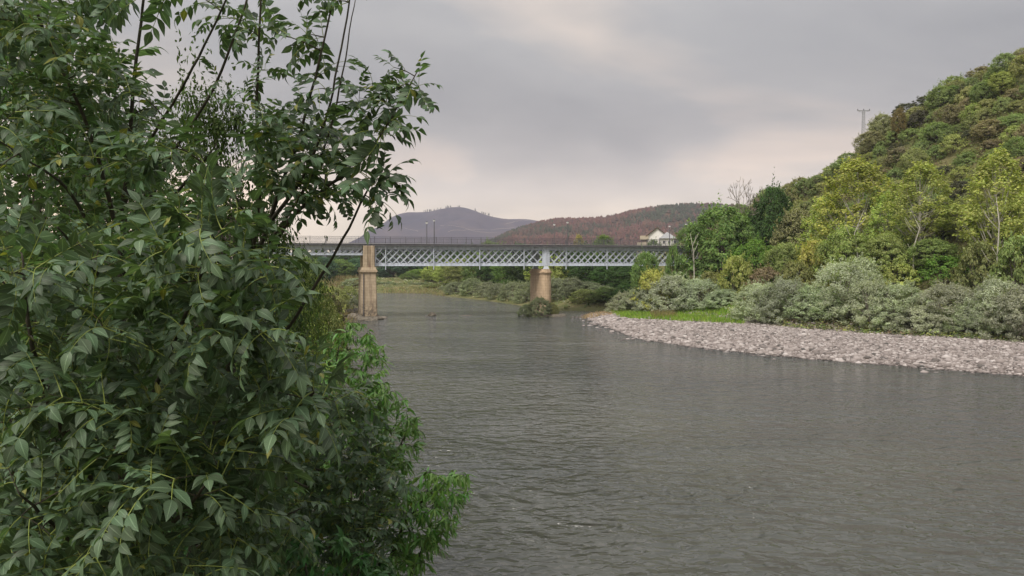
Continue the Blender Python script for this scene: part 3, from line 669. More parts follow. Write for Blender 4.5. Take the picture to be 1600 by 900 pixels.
proto('shrub',5,mk(3,2.0,.05,DOME,120,50,.21,.11,.36,.05,14,M_dark_bark,stems=4,spread=.9,hollow=.66,lump=.36,spray=.22))
def bare(rs):
    H=8; b=MB(); w=MB(); L=MB()
    def grow(p,d,l,r,lev):
        r=max(r,.022); e=p+d*l; m=(p+e)/2+rs.normal(0,.06*l,3); w.tube([p,m,e],[r,r*.85,r*.65],5 if lev<2 else 3,cap=False)
        if lev<=2:
            n=int(90*l) if lev==0 else int(55*l) 
            u=rs.uniform(0,1,n)[:,None]; P=p+(e-p)*u+rs.normal(0,.20 if lev<2 else .12,(n,3)); N=unit(P-(p+(e-p)*u)+[0,0,.2]); 
            if lev<2: V,q=leaf_quads(P,N,unit(rs.normal(0,1,(n,3))),rs.uniform(.16,.3,n),rs.uniform(.14,.26,n)); L.add(V,q=q)
        if lev<7:
            for k in range(2 if lev else 3):
                dd=unit(d+rs.normal(0,.42,3)+np.array([0,0,.12])); grow(e,dd,l*rs.uniform(.62,.9),r*.66,lev+1)
    grow(np.array([0,0,-.4]),np.array([.05,0,1.]),2.4,.16,0)
    return (L.mesh('ivy',M_leaf),w.mesh('trunk',M_bark,True),8,3)
proto('bare',1,bare)
placed=[]     # (x,y,radius)
def gz1(x,y): return float(ground(np.array([x]),np.array([y]))[0])
VR=random.Random(3)
def plant(kind,name,x,y,height,width,col,label,cat='tree',group=None,zb=None,sink=.0,vi=None,crown_name='crown'):
    pr=KIND[kind]; cm,tm,H,Rr=pr[vi if vi is not None else VR.randrange(len(pr))]
    z=gz1(x,y) if zb is None else zb
    o=tag(empty(name,(x,y,z-sink),VR.uniform(0,6.28)),label,cat,group)
    s=(width/2/Rr,width/2/Rr,height/H)
    c=link(crown_name,cm,o); c.scale=s; j0=VR.uniform(.85,1.15); j=[j0*VR.uniform(.96,1.04) for _ in range(3)]; c.color=(col[0]*j[0],col[1]*j[1],col[2]*j[2],1)
    w=link('trunk' if cat=='tree' else 'stem',tm,o); w.scale=s
    placed.append((x,y,width/2)); return o
def by_px(px,Y,py_top,wpx):
    x=(px-800)/F*Y; z=gz1(x,Y); h=at(px,py_top,Y)[2]-z; return x,Y,max(h,.8),wpx/F*Y
GREY=(.39,.42,.32); GREYG=(.35,.40,.275); DGREEN=(.065,.125,.036); MID=(.26,.325,.115); GREEN=(.15,.225,.07); BRIGHT=(.18,.295,.06)
YELL=(.42,.43,.12); GOLD=(.40,.385,.11); YGR=(.37,.43,.135); OLIVE=(.25,.275,.11); BROWN=(.23,.18,.115); DARK=(.085,.095,.058); PALE=(.29,.305,.155); TEAL=(.09,.165,.10)

# --- grey willows along the gravel bar, seen from the bright grass towards the near end
W=[(978,121,452,56,GREY),(1010,119,440,70,GREYG),(1048,116,424,86,GREY),(1095,113,430,80,GREY),(1135,110,447,66,GREYG),
 (1190,101.5,436,84,GREY),(1228,98.5,428,92,GREY),(1275,96,440,84,GREYG),(1318,95,402,104,GREY),(1362,91,432,96,GREY),(1408,89,436,98,GREYG),
 (1440,86,470,80,GREY),(1484,86,436,104,GREY),(1525,83,462,84,GREYG),(1558,82,428,96,GREY),(1602,79,440,104,GREY),(1655,77,430,120,GREY),(1720,74,425,130,GREYG),(1790,71,430,130,GREY)]
wl=['small grey willow bush at the river end of the bright grass strip','grey green willow bush second along behind the bright grass strip','tall grey willow bush in the middle behind the bright grass strip',
 'grey willow bush fourth along behind the bright grass strip','low grey green willow where the grass strip meets the big willows','first grey willow of the gravel bar row, beside the end of the grass strip',
 'second grey willow of the gravel bar row, counted from the grass strip','third willow of the gravel bar row from the grass strip, lower and greener','tallest grey willow of the gravel bar row, rising to the poplar trunks',
 'fifth grey willow of the gravel bar row from the grass strip','sixth willow of the gravel bar row, grey green and rounded','low grey willow spilling onto the gravel in front of the row',
 'eighth grey willow of the gravel bar row from the grass strip','low grey green willow at the gravel edge, ninth from the grass strip','tenth grey willow of the gravel bar row, below the bare pale poplar trunk',
 'big grey willow at the edge of the picture on the gravel bar','grey willow beyond the edge of the view on the gravel bar','grey green willow further up the gravel bar','last grey willow far up the gravel bar']
for (px,Y,py,wp,c),l in zip(W,wl):
    if px<1640: Y-=4.5 if px>1160 else -1.5; plant('willow','willow_bush',*by_px(px,Y,py,wp*1.15),c,l,'bush','grey willows along the gravel bar',sink=.35)
# --- the wooded bank between the bridge and the poplars
T=[('broad','tree',1128,127,319,118,GREEN,'big dark green broadleaf tree beside the wooded end of the bridge','tree'),
 ('broad','tree',1174,133,334,80,DGREEN,'dark green tree just below the bare ivy-covered tree','tree'),
 ('bare','bare_tree',1152,136,280,84,DGREEN,'leafless tree with ivy on its trunk above the bank','tree'),
 ('broad','tree',1206,131,288,74,DGREEN,'dark ivy-green tall tree beside the bare tree','tree'),
 ('shrub','bush',1052,124,378,32,GREEN,'green bush growing up against the end of the bridge railing','bush'),
 ('broad','tree',1008,122,392,54,GREEN,'light green tree standing in front of the last lattice bay','tree'),
 ('broad','tree',1000,128,430,70,DGREEN,'dark shady tree under the last lattice bay','tree'),
 ('shrub','bush',1020,119,418,54,GOLD,'golden brown bush below the last lattice bay','bush'),
 ('broad','tree',1248,126,322,84,PALE,'pale olive tree uphill between the ivy tree and the golden poplar','tree'),
 ('poplar','poplar',1336,112,246,128,YELL,'golden topped poplar, the yellowest and leftmost of the tall poplars','tree'),
 ('poplar','poplar',1290,117,305,84,YGR,'lower yellow green poplar left of the golden topped poplar','tree'),
 ('poplar','poplar',1386,108,298,72,YGR,'small yellow green poplar between the golden poplar and the second tall one','tree'),
 ('poplar','poplar',1438,102,252,104,YGR,'second tall poplar, yellow green, in the middle of the slope','tree'),
 ('poplar','poplar',1494,100,318,84,YGR,'lower yellow green poplar right of the second tall poplar','tree'),
 ('poplar','poplar',1556,92,232,118,YGR,'tall yellow green poplar with the long bare pale trunk','tree'),
 ('poplar','poplar',1612,88,288,90,YGR,'yellow green poplar cut by the edge of the picture','tree'),
 ('shrub','bush',1275,107,372,64,GOLD,'bright yellow bush below the golden topped poplar','bush'),
 ('shrub','bush',1478,96,396,84,BRIGHT,'bright lime bush at the foot of the second tall poplar','bush'),
 ('shrub','bush',1405,99,404,60,YGR,'yellow green bush between the poplar feet above the willows','bush'),
 ('broad','tree',1180,117,372,76,BRIGHT,'fresh green round tree on the lower slope left of the yellow bush','tree'),
 ('broad','tree',1225,112,378,70,MID,'light green round tree just left of the yellow bush','tree'),
 ('shrub','bush',1150,113,395,62,YGR,'yellow green bush over the grey willows near the grass strip','bush'),
 ('shrub','bush',1110,117,420,60,OLIVE,'olive bush behind the willows near the grass strip','bush'),
 ('shrub','bush',1062,121,420,62,GREEN,'green bush behind the tall willow near the bridge end','bush'),
 ('broad','tree',1322,104,352,84,MID,'yellow green rounded tree under the golden topped poplar','tree'),
 ('broad','tree',1385,102,362,76,MID,'light green tree between the golden poplar and the second tall one, low down','tree'),
 ('shrub','bush',1530,90,372,84,OLIVE,'olive bush behind the long pale trunk','bush'),
 ('shrub','bush',1590,86,362,84,MID,'yellow green bush low on the slope near the picture edge','bush'),
 ('broad','tree',1455,99,370,70,MID,'yellow green tree just behind the lime bush','tree'),
 ('shrub','bush',1345,99,398,60,GREYG,'grey green bush above the tallest willow','bush'),
 ('shrub','bush',1243,106,402,62,OLIVE,'olive bush between the yellow bush and the willows','bush'),
 ('shrub','bush',1196,108,412,60,BROWN,'brownish bush just above the first willows of the row','bush'),
 ('broad','tree',944,176,366,42,GREEN,'dark green round tree showing over the bridge railing left of the house','tree'),
 ('poplar','tree',904,205,365,22,(.34,.30,.13),'small golden tree showing over the bridge railing','tree'),
 ('broad','tree',1076,178,354,38,GREEN,'green tree beside the white house','tree'),
 ('shrub','bush',1022,172,371,28,GREEN,'green bush in front of the balcony of the white house','bush'),
]
for k,nm,px,Y,py,wp,c,l,cat in T:
    o=plant(k,nm,*by_px(px,Y,py,wp*1.1),c,l,cat,None,sink=.2,crown_name='ivy' if k=='bare' else 'crown')
# long bare trunks seen between the leaves
for px,py0,Y,top,lab in ((1555,418,88,300,'tall bare pale trunk of a dead poplar among the willows'),(1428,402,99,322,'pale leaning dead trunk in front of the second tall poplar'),(1337,392,103,325,'slim pale forked dead trunk below the golden poplar'),(1083,455,117,362,'pale dead trunk standing before the end of the bridge')):
    x=(px-800)/F*Y; z=gz1(x,Y); h=at(px,top,Y)[2]-z; rs=np.random.RandomState(px)
    o=tag(empty('dead_trunk',(x,Y,z-.3)),lab,'tree trunk')
    b=MB(); P=[(rs.normal(0,.12)*k,rs.normal(0,.1)*k,h*u) for k,u in enumerate((0,.25,.5,.75,1))]; b.tube(P,[.11,.10,.085,.06,.02],7); b.build('trunk',M_pale_bark,o,smooth=True)
    for k in range(5):
        j=VR.uniform(1.2,3.6); i=int(j); p=np.array(P[i])+(np.array(P[i+1])-np.array(P[i]))*(j-i); a=VR.uniform(0,6.28); l=VR.uniform(1.0,2.6)
        b=MB(); b.tube([p,p+np.array([math.cos(a)*l*.5,math.sin(a)*l*.3,l*.5]),p+np.array([math.cos(a)*l*.8,math.sin(a)*l*.5,l])],[.05,.035,.012],5); b.build('limb',M_pale_bark,o,smooth=True)

# --- shrubs over the hillside
rs=np.random.RandomState(17); cand=[]
def hit(px,py):
    Y=np.arange(62,200,.8); P=at(px,py,1.0)-np.array([0,0,CAMZ]); X=P[0]*Y; Z=CAMZ+P[2]*Y; g=ground(X,Y); k=np.argmax(Z<=g)
    return (X[k],Y[k],g[k]) if (Z<=g).any() else None
tries=0
while len(cand)<292 and tries<9000:
    tries+=1
    px=rs.uniform(1085,1612); py=rs.uniform(85,430); h_=hit(px,py)
    if h_ is None or (1328<px<1368 and py<236): continue
    x,Y,z=h_; dr=float(seg_dist(RIGHT,np.array([x]),np.array([Y]))[0])
    if dr<np.interp(Y,[75,84,92,110,122,132],[26,26,22,18,14,8]): continue
    w=rs.uniform(2.8,6.4)*(.88 if z>15 else 1)
    if any((x-a)**2+(Y-c)**2<(.31*(w+2*r))**2 for a,c,r in placed): continue
    cand.append((px,Y,x,z,w,py)); placed.append((x,Y,w/2))
print('hill shrubs',len(cand))
palette=[('olive',(.31,.325,.15),.32),('green',(.235,.30,.12),.25),('brown',(.27,.235,.15),.10),('dark',(.11,.115,.075),.08),('yellow green',(.32,.36,.13),.09),('pale olive',(.31,.31,.18),.16)]
rows={}
sky_px=np.arange(1080,1680,10); skyl=[]
for p in sky_px:
    YY=np.arange(80,180,2.0); zz=ground((p-800)/F*YY,YY); skyl.append(min(px_of(((p-800)/F*a,a,c))[1] for a,c in zip(YY,zz)))
ents=[]
for px,Y,x,z,w,py in cand:
    d=py-np.interp(px,sky_px,skyl)
    band='along the hill skyline' if d<14 else ('on the upper hillside' if d<60 else ('halfway up the hillside' if d<120 else 'low on the hillside'))
    u=rs.uniform(); k=0
    # patches of one colour, as brush grows
    u=(u*.7+.3*(.5+.5*float(snoise(np.array([x]),np.array([Y]),38,91)[0])))%1
    for nm,c,pr in palette:
        if u<pr: break
        u-=pr
    if band.startswith('along') and 1395<px<1475: nm,c='dark',DARK
    h=w*rs.uniform(.42,.95)
    ents.append((band,nm,px,Y,x,z,w,h,c))
ORD=['first','second','third','fourth','fifth','sixth','seventh','eighth','ninth','tenth','eleventh','twelfth','thirteenth','fourteenth','fifteenth','sixteenth','seventeenth','eighteenth','nineteenth','twentieth']
def ordn(i): return ORD[i] if i<20 else ('twenty-'+ORD[i-20] if i<29 else ('thirtieth' if i==29 else 'thirty-'+ORD[i-30]))
cnt={}
for e in sorted(ents,key=lambda e:-e[2]):
    band,nm,px,Y,x,z,w,h,c=e; k=cnt.get((band,nm),0); cnt[(band,nm)]=k+1
    if band.startswith('along'): h=w*rs.uniform(.4,.6)
    kind='broad' if (not band.startswith('along') and w>4.2 and rs.uniform()<.4) else ('willow' if rs.uniform()<.2 else 'shrub')
    if kind=='broad': h=w*rs.uniform(.8,1.15)
    placed_=plant(kind,'hillside_shrub',x,Y,h,w*1.12,c,f'{nm} shrub {band}, {ordn(k)} of its colour from the right','shrub','shrubs on the hillside',sink=.25)
plant('broad','tree',*by_px(1401,148,168,25),(.19,.15,.065),'upright rusty brown tree standing on the hill skyline right of the power pole','tree')
plant('broad','tree',*by_px(1482,146,134,42),GREEN,'light green loose tree high on the hill skyline','tree')

# --- trees beyond the bridge, both banks
def far_row(items,group,name,kind,cat,where,kw=1.0,up=0):
    cnt={}
    for px,Y,py,wp,(nm,c) in sorted(items,key=lambda e:e[0]):
        k=cnt.get(nm,0); cnt[nm]=k+1
        plant(kind,name,*by_px(px,Y,py-up,wp*kw),c,f'{nm} {cat} {where}, {ordn(k)} of its colour from the left',cat,group,sink=.3)
cG=('grey green',(.25,.285,.19)); cD=('dark green',DGREEN); cM=('mid green',GREEN); cB=('bright green',BRIGHT); cY=('yellow green',YGR); cT=('bluish green',TEAL); cO=('olive',OLIVE)
far_row([(712,203,447,30,cG),(738,194,441,34,cG),(762,184,447,30,cG),(780,176,449,30,cG),(803,168,446,36,cG),(822,160,446,34,cG),(868,152,440,44,cG),(893,150,440,42,cG),(918,150,446,40,cG),(940,147,452,40,cG),(968,141,458,40,cD),(915,143,458,36,cO),(948,142,455,44,cM)],'willows along the water beyond the bridge','willow_bush','willow','bush','by the water beyond the bridge',1.5,9)
far_row([(700,232,413,38,cY),(675,246,419,34,cY),(722,226,408,42,cO),(748,212,400,48,cM),(776,205,396,50,cD),(800,196,398,50,cM),(826,190,392,52,cD),(856,186,402,54,cY),(880,178,408,48,cY),(905,176,396,52,cD),(930,168,402,54,cD),(958,158,408,56,cD),(985,150,412,56,cD),
 (690,262,404,40,cM),(655,268,424,34,cB),(735,250,388,52,cD),(768,240,380,54,cM),(815,226,384,56,cD),(865,214,388,58,cM),(915,205,384,56,cD),(960,190,390,56,cM),(640,262,430,26,cM)],'trees on the far bank beyond the bridge','far_tree','broad','tree','on the bank beyond the bridge',1.35,5)
far_row([(592,300,418,44,cT),(615,300,402,46,cT),(640,310,394,50,cD),(668,305,396,52,cT),(700,310,388,54,cD),(560,290,402,50,cT),(530,280,404,52,cM),(505,260,400,50,cT),(480,240,400,54,cM),(580,320,390,60,cD),(540,320,392,60,cD),(610,330,385,60,cD),(500,300,388,60,cD),(655,330,384,60,cD)],'trees where the river bends out of sight','distant_tree','broad','tree','at the river bend')
far_row([(600,243,444,34,cG),(628,240,446,34,cO),(655,238,446,36,cG),(682,228,446,36,cO),(578,243,440,34,cO),(556,236,436,40,cG),(700,221,448,28,cG)],'low bushes on the far shore of the bend','shore_bush','shrub','bush','on the far shore',1.3,4)
far_row([(522,150,446,46,cO),(545,160,444,44,cO),(500,140,440,50,cY),(530,132,462,36,cO),(552,140,462,32,cG),(478,120,432,60,cY),(505,112,466,44,cO)],'bushes on the near bank behind the square pier','bank_bush','shrub','bush','behind the square pier')
# bush round the foot of the midstream pier
for px,Y,py,wp,c,l in ((843,122.0,464,48,(.20,.235,.14),'grey green bush hugging the foot of the rounded midstream pier'),(823,122.6,475,30,(.17,.20,.12),'small grey green bush at the left foot of the rounded pier'),(862,122.8,473,26,OLIVE,'small olive bush at the right foot of the rounded pier')):
    x=(px-800)/F*Y; h=at(px,py,Y)[2]+.3; plant('willow','pier_bush',x,Y,h,wp/F*Y,c,l,'bush',None,zb=-.3)
tag(MB.build((lambda b:(b.lathe([(3.1,-1.5),(2.7,.0),(2.3,.32),(.6,.5)],16),b)[1])(MB()),'river_islet',M_rock,smooth=True),kind='structure').location=(*bw(S1,-2.6,0)[:2],0)

# ---------------------------------------------------------------- ground cover
def cover(name,pts,nl,size,cols,spread,rs,mat,height=.5):
    b=MB()
    for (x,y,z) in pts:
        n=nl; c=np.array([x,y,z]); d=unit(rs.normal(0,1,(n,3))); d[:,2]=abs(d[:,2])
        P=c+d*rs.uniform(.3,1,n)[:,None]*np.array([spread,spread,height])
        V,q=leaf_quads(P,unit(d*.5+[0,0,.6]+rs.normal(0,.4,(n,3))),unit(d+rs.normal(0,.4,(n,3))),size*rs.uniform(.6,1.4,n),size*.5*rs.uniform(.6,1.4,n))
        col=np.array(cols[rs.randint(len(cols))]); b.add(V,q=q,c=np.repeat(col[None]*rs.uniform(.75,1.25,(n,1)),4,axis=0))
    return tag(b.build(name,mat,col=True),kind='stuff')
rs=np.random.RandomState(44)
n=16000; Y=rs.uniform(72,178,n); px=rs.uniform(980,1680,n); X=(px-800)/F*Y; dr=seg_dist(RIGHT,X,Y); Z=ground(X,Y)
ok=(~inside(RIVER,X,Y))&(dr>np.interp(Y,[40,110,122,132,150,250],[17.5,16.5,12,5,4,6])+1.5); pts=np.stack([X,Y,Z],1)[ok]
cover('undergrowth',pts[:11000],12,.34,[OLIVE,GREEN,BROWN,PALE,YGR,OLIVE,DARK],.75,rs,M_under,.7)
n=5000; Y=rs.uniform(2,190,n)**1; X=rs.uniform(-75,6,n); dl=seg_dist(LEFT,X,Y); Z=ground(X,Y); ok=(~inside(RIVER,X,Y))&(dl>1.0)&(seg_dist(RIGHT,X,Y)>dl)
cover('undergrowth',np.stack([X,Y,Z],1)[ok],14,.30,[OLIVE,GREEN,BROWN,PALE,(.20,.155,.085),DGREEN],.7,rs,M_under,.6)
n=2600; Y=rs.uniform(135,270,n); X=rs.uniform(-70,35,n); dr=seg_dist(RIGHT,X,Y); Z=ground(X,Y); ok=(~inside(RIVER,X,Y))&(dr>1.0)&(seg_dist(LEFT,X,Y)>dr)
cover('undergrowth',np.stack([X,Y,Z],1)[ok],14,.42,[OLIVE,GREEN,GREY,PALE,DGREEN],.9,rs,M_under,.9)
def blades(name,poly,n,h,w,cols,rs,z=.8):
    poly=np.array([(lambda p0,u:(p0[0]+(p0[0]-0)*0,p0[1]))(at(px,py,1),0) for px,py in poly]) if False else np.array([ground_hit(px,py,z)[:2] for px,py in poly])
    lo,hi=poly.min(0),poly.max(0); P=rs.uniform(lo,hi,(n*6,2)); P=P[inside(poly,P[:,0],P[:,1])][:n]; k=len(P); Z=ground(P[:,0],P[:,1])
    a=rs.uniform(0,6.28,k); H=h*rs.uniform(.5,1.3,k); lean=rs.normal(0,.3,(k,2))*H[:,None]; wv=np.stack([np.cos(a),np.sin(a)],1)*w
    B=np.c_[P,Z-.05]; T=np.c_[P+lean,Z+H]
    V=np.stack([B-np.c_[wv,np.zeros(k)],B+np.c_[wv,np.zeros(k)],T],1).reshape(-1,3); C=np.array(cols)[rs.randint(len(cols),size=k)]*rs.uniform(.7,1.3,(k,1))
    b=MB(); b.add(V,t=np.arange(3*k).reshape(-1,3),c=np.repeat(C,3,axis=0)); return tag(b.build(name,mat_g,col=True),kind='stuff')
mat_g=M_grass
def ground_hit(px,py,z):
    p=at(px,py,1.0); return np.array([0,0,CAMZ])+(p-[0,0,CAMZ])*((z-CAMZ)/(p[2]-CAMZ))
rs=np.random.RandomState(8)
blades('dry_grass',[(1015,488),(1050,486),(1058,498),(1020,499)],1500,.8,.04,[(.30,.22,.13),(.24,.18,.10),(.20,.19,.08)],rs)
blades('green_grass',[(948,485),(985,481),(1080,484),(1165,494),(1163,508.5),(1100,505),(1030,501),(970,495)],16000,.5,.05,[(.20,.35,.04),(.24,.37,.05),(.16,.29,.035),(.27,.33,.08)],rs)
blades('dry_grass',[(872,484),(886,478),(950,478),(966,483),(955,488),(900,488)],6000,.4,.05,[(.50,.34,.24),(.52,.38,.27),(.42,.29,.19),(.30,.27,.13)],rs,1.0)
blades('dry_grass',[(594,456),(600,451),(690,451),(700,456.5),(640,456)],3500,.6,.09,[(.34,.28,.19),(.30,.25,.15),(.24,.25,.12)],rs,1.0)
blades('dry_grass',[(495,495),(500,440),(560,440),(562,488),(545,498)],9000,1.3,.05,[(.32,.25,.15),(.26,.19,.11),(.20,.18,.08)],rs,1.6)

# ---------------------------------------------------------------- pebble bar and rocks
def ico():
    f=(1+5**.5)/2; v=np.array([(-1,f,0),(1,f,0),(-1,-f,0),(1,-f,0),(0,-1,f),(0,1,f),(0,-1,-f),(0,1,-f),(f,0,-1),(f,0,1),(-f,0,-1),(-f,0,1)],float); v/=np.linalg.norm(v[0])
    t_=np.array([(0,11,5),(0,5,1),(0,1,7),(0,7,10),(0,10,11),(1,5,9),(5,11,4),(11,10,2),(10,7,6),(7,1,8),(3,9,4),(3,4,2),(3,2,6),(3,6,8),(3,8,9),(4,9,5),(2,4,11),(6,2,10),(8,6,7),(9,8,1)])
    return v,t_
IV,IT=ico()
rs=np.random.RandomState(9)
n=260000; Y=38+rs.uniform(0,1,n)**.8*92; X=rs.uniform(9,62,n); dr=seg_dist(RIGHT,X,Y); ins=inside(RIVER,X,Y)
wl_=np.interp(Y,[40,60,75,84,92,110,122,132],[20,22,24,24,20,16,12,6])
ok=((~ins)&(dr<wl_))|(ins&(dr<rs.exponential(.75,n))); X,Y,dr,ins=X[ok],Y[ok],dr[ok],ins[ok]
X,Y,dr,ins=X[:58000],Y[:58000],dr[:58000],ins[:58000]; k=len(X)
sz=np.exp(rs.normal(-2.42,.42,k)); sz*=np.where(dr<4,1.55,1.0); sz=np.clip(sz,.045,.42)
Z=np.maximum(ground(X,Y),-.12)+sz*.10
S=np.stack([sz*rs.uniform(.85,1.4,k),sz*rs.uniform(.75,1.1,k),sz*rs.uniform(.5,.78,k)],1); a=rs.uniform(0,6.28,k)
jit=1+rs.uniform(-.16,.16,(k,12,1)); V=IV[None]*jit*S[:,None,:]; ca,sa=np.cos(a)[:,None],np.sin(a)[:,None]
V=np.stack([V[...,0]*ca-V[...,1]*sa,V[...,0]*sa+V[...,1]*ca,V[...,2]],-1)+np.stack([X,Y,Z],1)[:,None,:]
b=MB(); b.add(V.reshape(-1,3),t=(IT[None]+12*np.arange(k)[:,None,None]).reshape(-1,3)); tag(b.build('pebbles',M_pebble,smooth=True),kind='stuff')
def rock(x,y,z,sx,sy,sz_,seed,lab,group=None,mat=None):
    rs=np.random.RandomState(seed); a=np.linspace(0,2*math.pi,12,endpoint=False); b=MB(); V=[]; prof=((-.5,.75),(0,1),(.35,.9),(.7,.6),(.95,.25))
    k=rs.uniform(.75,1.25,12)
    for h,r in prof:
        for i in range(12): j=rs.uniform(.85,1.15); V.append((sx*r*k[i]*j*math.cos(a[i]),sy*r*k[i]*j*math.sin(a[i]),sz_*(h+rs.uniform(-.08,.08))))
    q=[(m*12+i,m*12+(i+1)%12,(m+1)*12+(i+1)%12,(m+1)*12+i) for m in range(4) for i in range(12)]
    b.add(V+[(0,0,-.5*sz_),(0,0,sz_)],q=q,t=[(60,(i+1)%12,i) for i in range(12)]+[(61,48+i,48+(i+1)%12) for i in range(12)])
    o=b.build('rock',mat or M_rock,None); o.location=(x,y,z); o.rotation_euler=(0,0,rs.uniform(0,6)); tag(o,lab,'rock',group); return o
p=ground_hit(676,493.5,0); rock(p[0],p[1],0,.8,.6,.62,1,'small dark rock alone in midstream near the square pier')
p=ground_hit(667,494,0); rock(p[0],p[1],-.06,.5,.3,.16,2,'low wet stone touching the midstream rock')
p=ground_hit(728,493,0); rock(p[0],p[1],-.12,1.3,.5,.2,3,'flat shoal stone just breaking the water right of the midstream rock')
rk=[(552,496,1.3,.8),(562,498,1.0,.6),(575,499.5,1.2,.5),(590,498,1.1,.5),(546,490,1.1,.9),(556,489,1.0,1.0),(540,497,1.2,.6),(535,488,1.2,.8),(565,493,.8,.7),(599,496,.8,.3)]
for i,(px,py,r,h) in enumerate(sorted(rk)):
    p=ground_hit(px,py,.1); rock(p[0],p[1],.0,r,r*.8,h,20+i,f'rubble boulder at the foot of the square pier, {ordn(i)} counted from the bank','boulders at the foot of the square pier',M_rock if i%3 else M_bark)

# ---------------------------------------------------------------- the ash close to the camera, and its neighbours
def px3(x,y,d): return np.array(at(x,y,d))
def gpt(px,Y):
    x=(px-800)/F*Y; return np.array([x,Y,gz1(x,Y)-.15])
LR=np.random.RandomState(77)
def blade(b,base,ax,nr,L,W,droop,rows=5,fold=.25,tip=.62):
    # one leaflet: 3 columns, midrib folded down, blade arched along its length
    ax=ax/np.linalg.norm(ax); nr=nr-ax*np.dot(ax,nr); nr/=np.linalg.norm(nr)+1e-9; sd=np.cross(nr,ax)
    u=np.linspace(0,1,rows+1); wv=np.interp(u,[0,.12,.35,.55,.8,1],[.05,.55,1,.9,.42,.03])*W/2
    arch=-droop*L*u*u; c=base+ax*(L*u*np.sqrt(np.maximum(.2,1-(droop*u)**2*.6)))[:,None]+nr*arch[:,None]
    up=fold*wv
    V=np.stack([c-sd*wv[:,None]+nr*up[:,None],c,c+sd*wv[:,None]+nr*up[:,None]],1).reshape(-1,3)
    uv=np.stack([np.stack([np.full(rows+1,0.),u],1),np.stack([np.full(rows+1,.5),u],1),np.stack([np.full(rows+1,1.),u],1)],1).reshape(-1,2)
    q=[(3*i+j,3*i+j+1,3*i+j+4,3*i+j+3) for i in range(rows) for j in (0,1)]
    b.add(V,q=q,uv=uv)
def compound(rs,pairs,Lr=.175,leaf=.060,w=.030):
    # pinnate leaf along +X, upper face +Z; returns blades and stalk
    b=MB(); s=MB(); dr=rs.uniform(.1,.6); u=np.linspace(0,1,7); bend=rs.uniform(-.12,.12)
    P=np.stack([Lr*u,bend*Lr*u*u,Lr*(.25*u-dr*u*u)],1); s.tube(P,np.linspace(.0022,.0009,7),4,cap=False)
    def pt(t_): return np.array([np.interp(t_,u,P[:,k]) for k in range(3)])
    for k in range(pairs):
        t_=.32+.6*k/max(1,pairs-1)*.98; p=pt(t_); d=unit(pt(min(1,t_+.05))-pt(t_-.05)); sc=(.72+.45*math.sin(math.pi*(k+.8)/(pairs+.4)))
        for sg in (-1,1):
            ax=unit(d*rs.uniform(.45,.85)+np.array([0,sg,0])+np.array([0,0,rs.uniform(-.4,.08)])); nr=unit(np.array([0,0,1.])+rs.normal(0,.22,3)+d*.1)
            blade(b,p,ax,nr,leaf*sc*rs.uniform(.88,1.1),w*sc*rs.uniform(.9,1.15),rs.uniform(.1,.55),fold=rs.uniform(.05,.32))
    d=unit(pt(1.)-pt(.9)); blade(b,pt(1.),unit(d+np.array([0,0,-.15])),unit(np.array([0,0,1.])+rs.normal(0,.2,3)),leaf*1.08,w*1.1,rs.uniform(.15,.6))
    return b,s
def arr(b):
    return np.vstack(b.v),(np.vstack(b.q) if b.q else np.zeros((0,4),int)),np.vstack(b.uv)
def merge_leaf(b,s):
    # blades (material 0) and stalk (material 1) as one mesh
    V1,q1,u1=arr(b); V2,q2,u2=arr(s)
    return np.vstack([V1,V2]),np.vstack([q1,q2+len(V1)]),np.vstack([u1,u2]),np.r_[np.zeros(len(q1),int),np.ones(len(q2),int)]
TEMPL=[merge_leaf(*compound(np.random.RandomState(500+i),pairs=[3,4,3,4,4,2,5,3,4,4][i])) for i in range(10)]
def mesh_mats(V,q,uv,mi,name,mats):
    b=MB(); b.add(V,q=q,uv=uv); me=b.mesh(name,None,True,True)
    for m in mats: me.materials.append(m)
    if len(mats)>1: me.polygons.foreach_set('material_index',mi.astype(np.int32))
    return me
TMESH=[mesh_mats(*t_,'leaf',(M_ash,M_ash_stalk)) for t_ in TEMPL]

class Skeleton:
    def __init__(s): s.p=[]; s.r=[]
    def branch(s,pts,rad):
        P=np.array(pts); d=np.r_[0,np.cumsum(np.linalg.norm(np.diff(P,axis=0),axis=1))]; n=max(4,int(d[-1]/.06)); uu=np.linspace(0,d[-1],n)
        Q=np.stack([np.interp(uu,d,P[:,k]) for k in range(3)],1); ker=np.ones(7)/7
        for k in range(3): Q[:,k]=np.convolve(np.pad(Q[:,k],3,'edge'),ker,'valid')
        Q+=np.cumsum(LR.normal(0,.0022,Q.shape),axis=0); rr=np.interp(uu,d,rad); s.p+=list(Q); s.r+=list(rr); return Q,rr
def region_points(poly,n,dmin,dmax,rs,bias=1.0,mind=.13):
    poly=np.array(poly,float); lo,hi=poly.min(0),poly.max(0); out=[]; tr=0
    while len(out)<n and tr<n*60:
        tr+=1; p=rs.uniform(lo,hi)
        if not inside(poly,p[:1],p[1:])[0]: continue
        d=dmin+(dmax-dmin)*rs.uniform()**bias; q=px3(p[0],p[1],d)
        if any(np.sum((q-o)**2)<mind*mind for o in out): continue
        out.append(q)
    return out
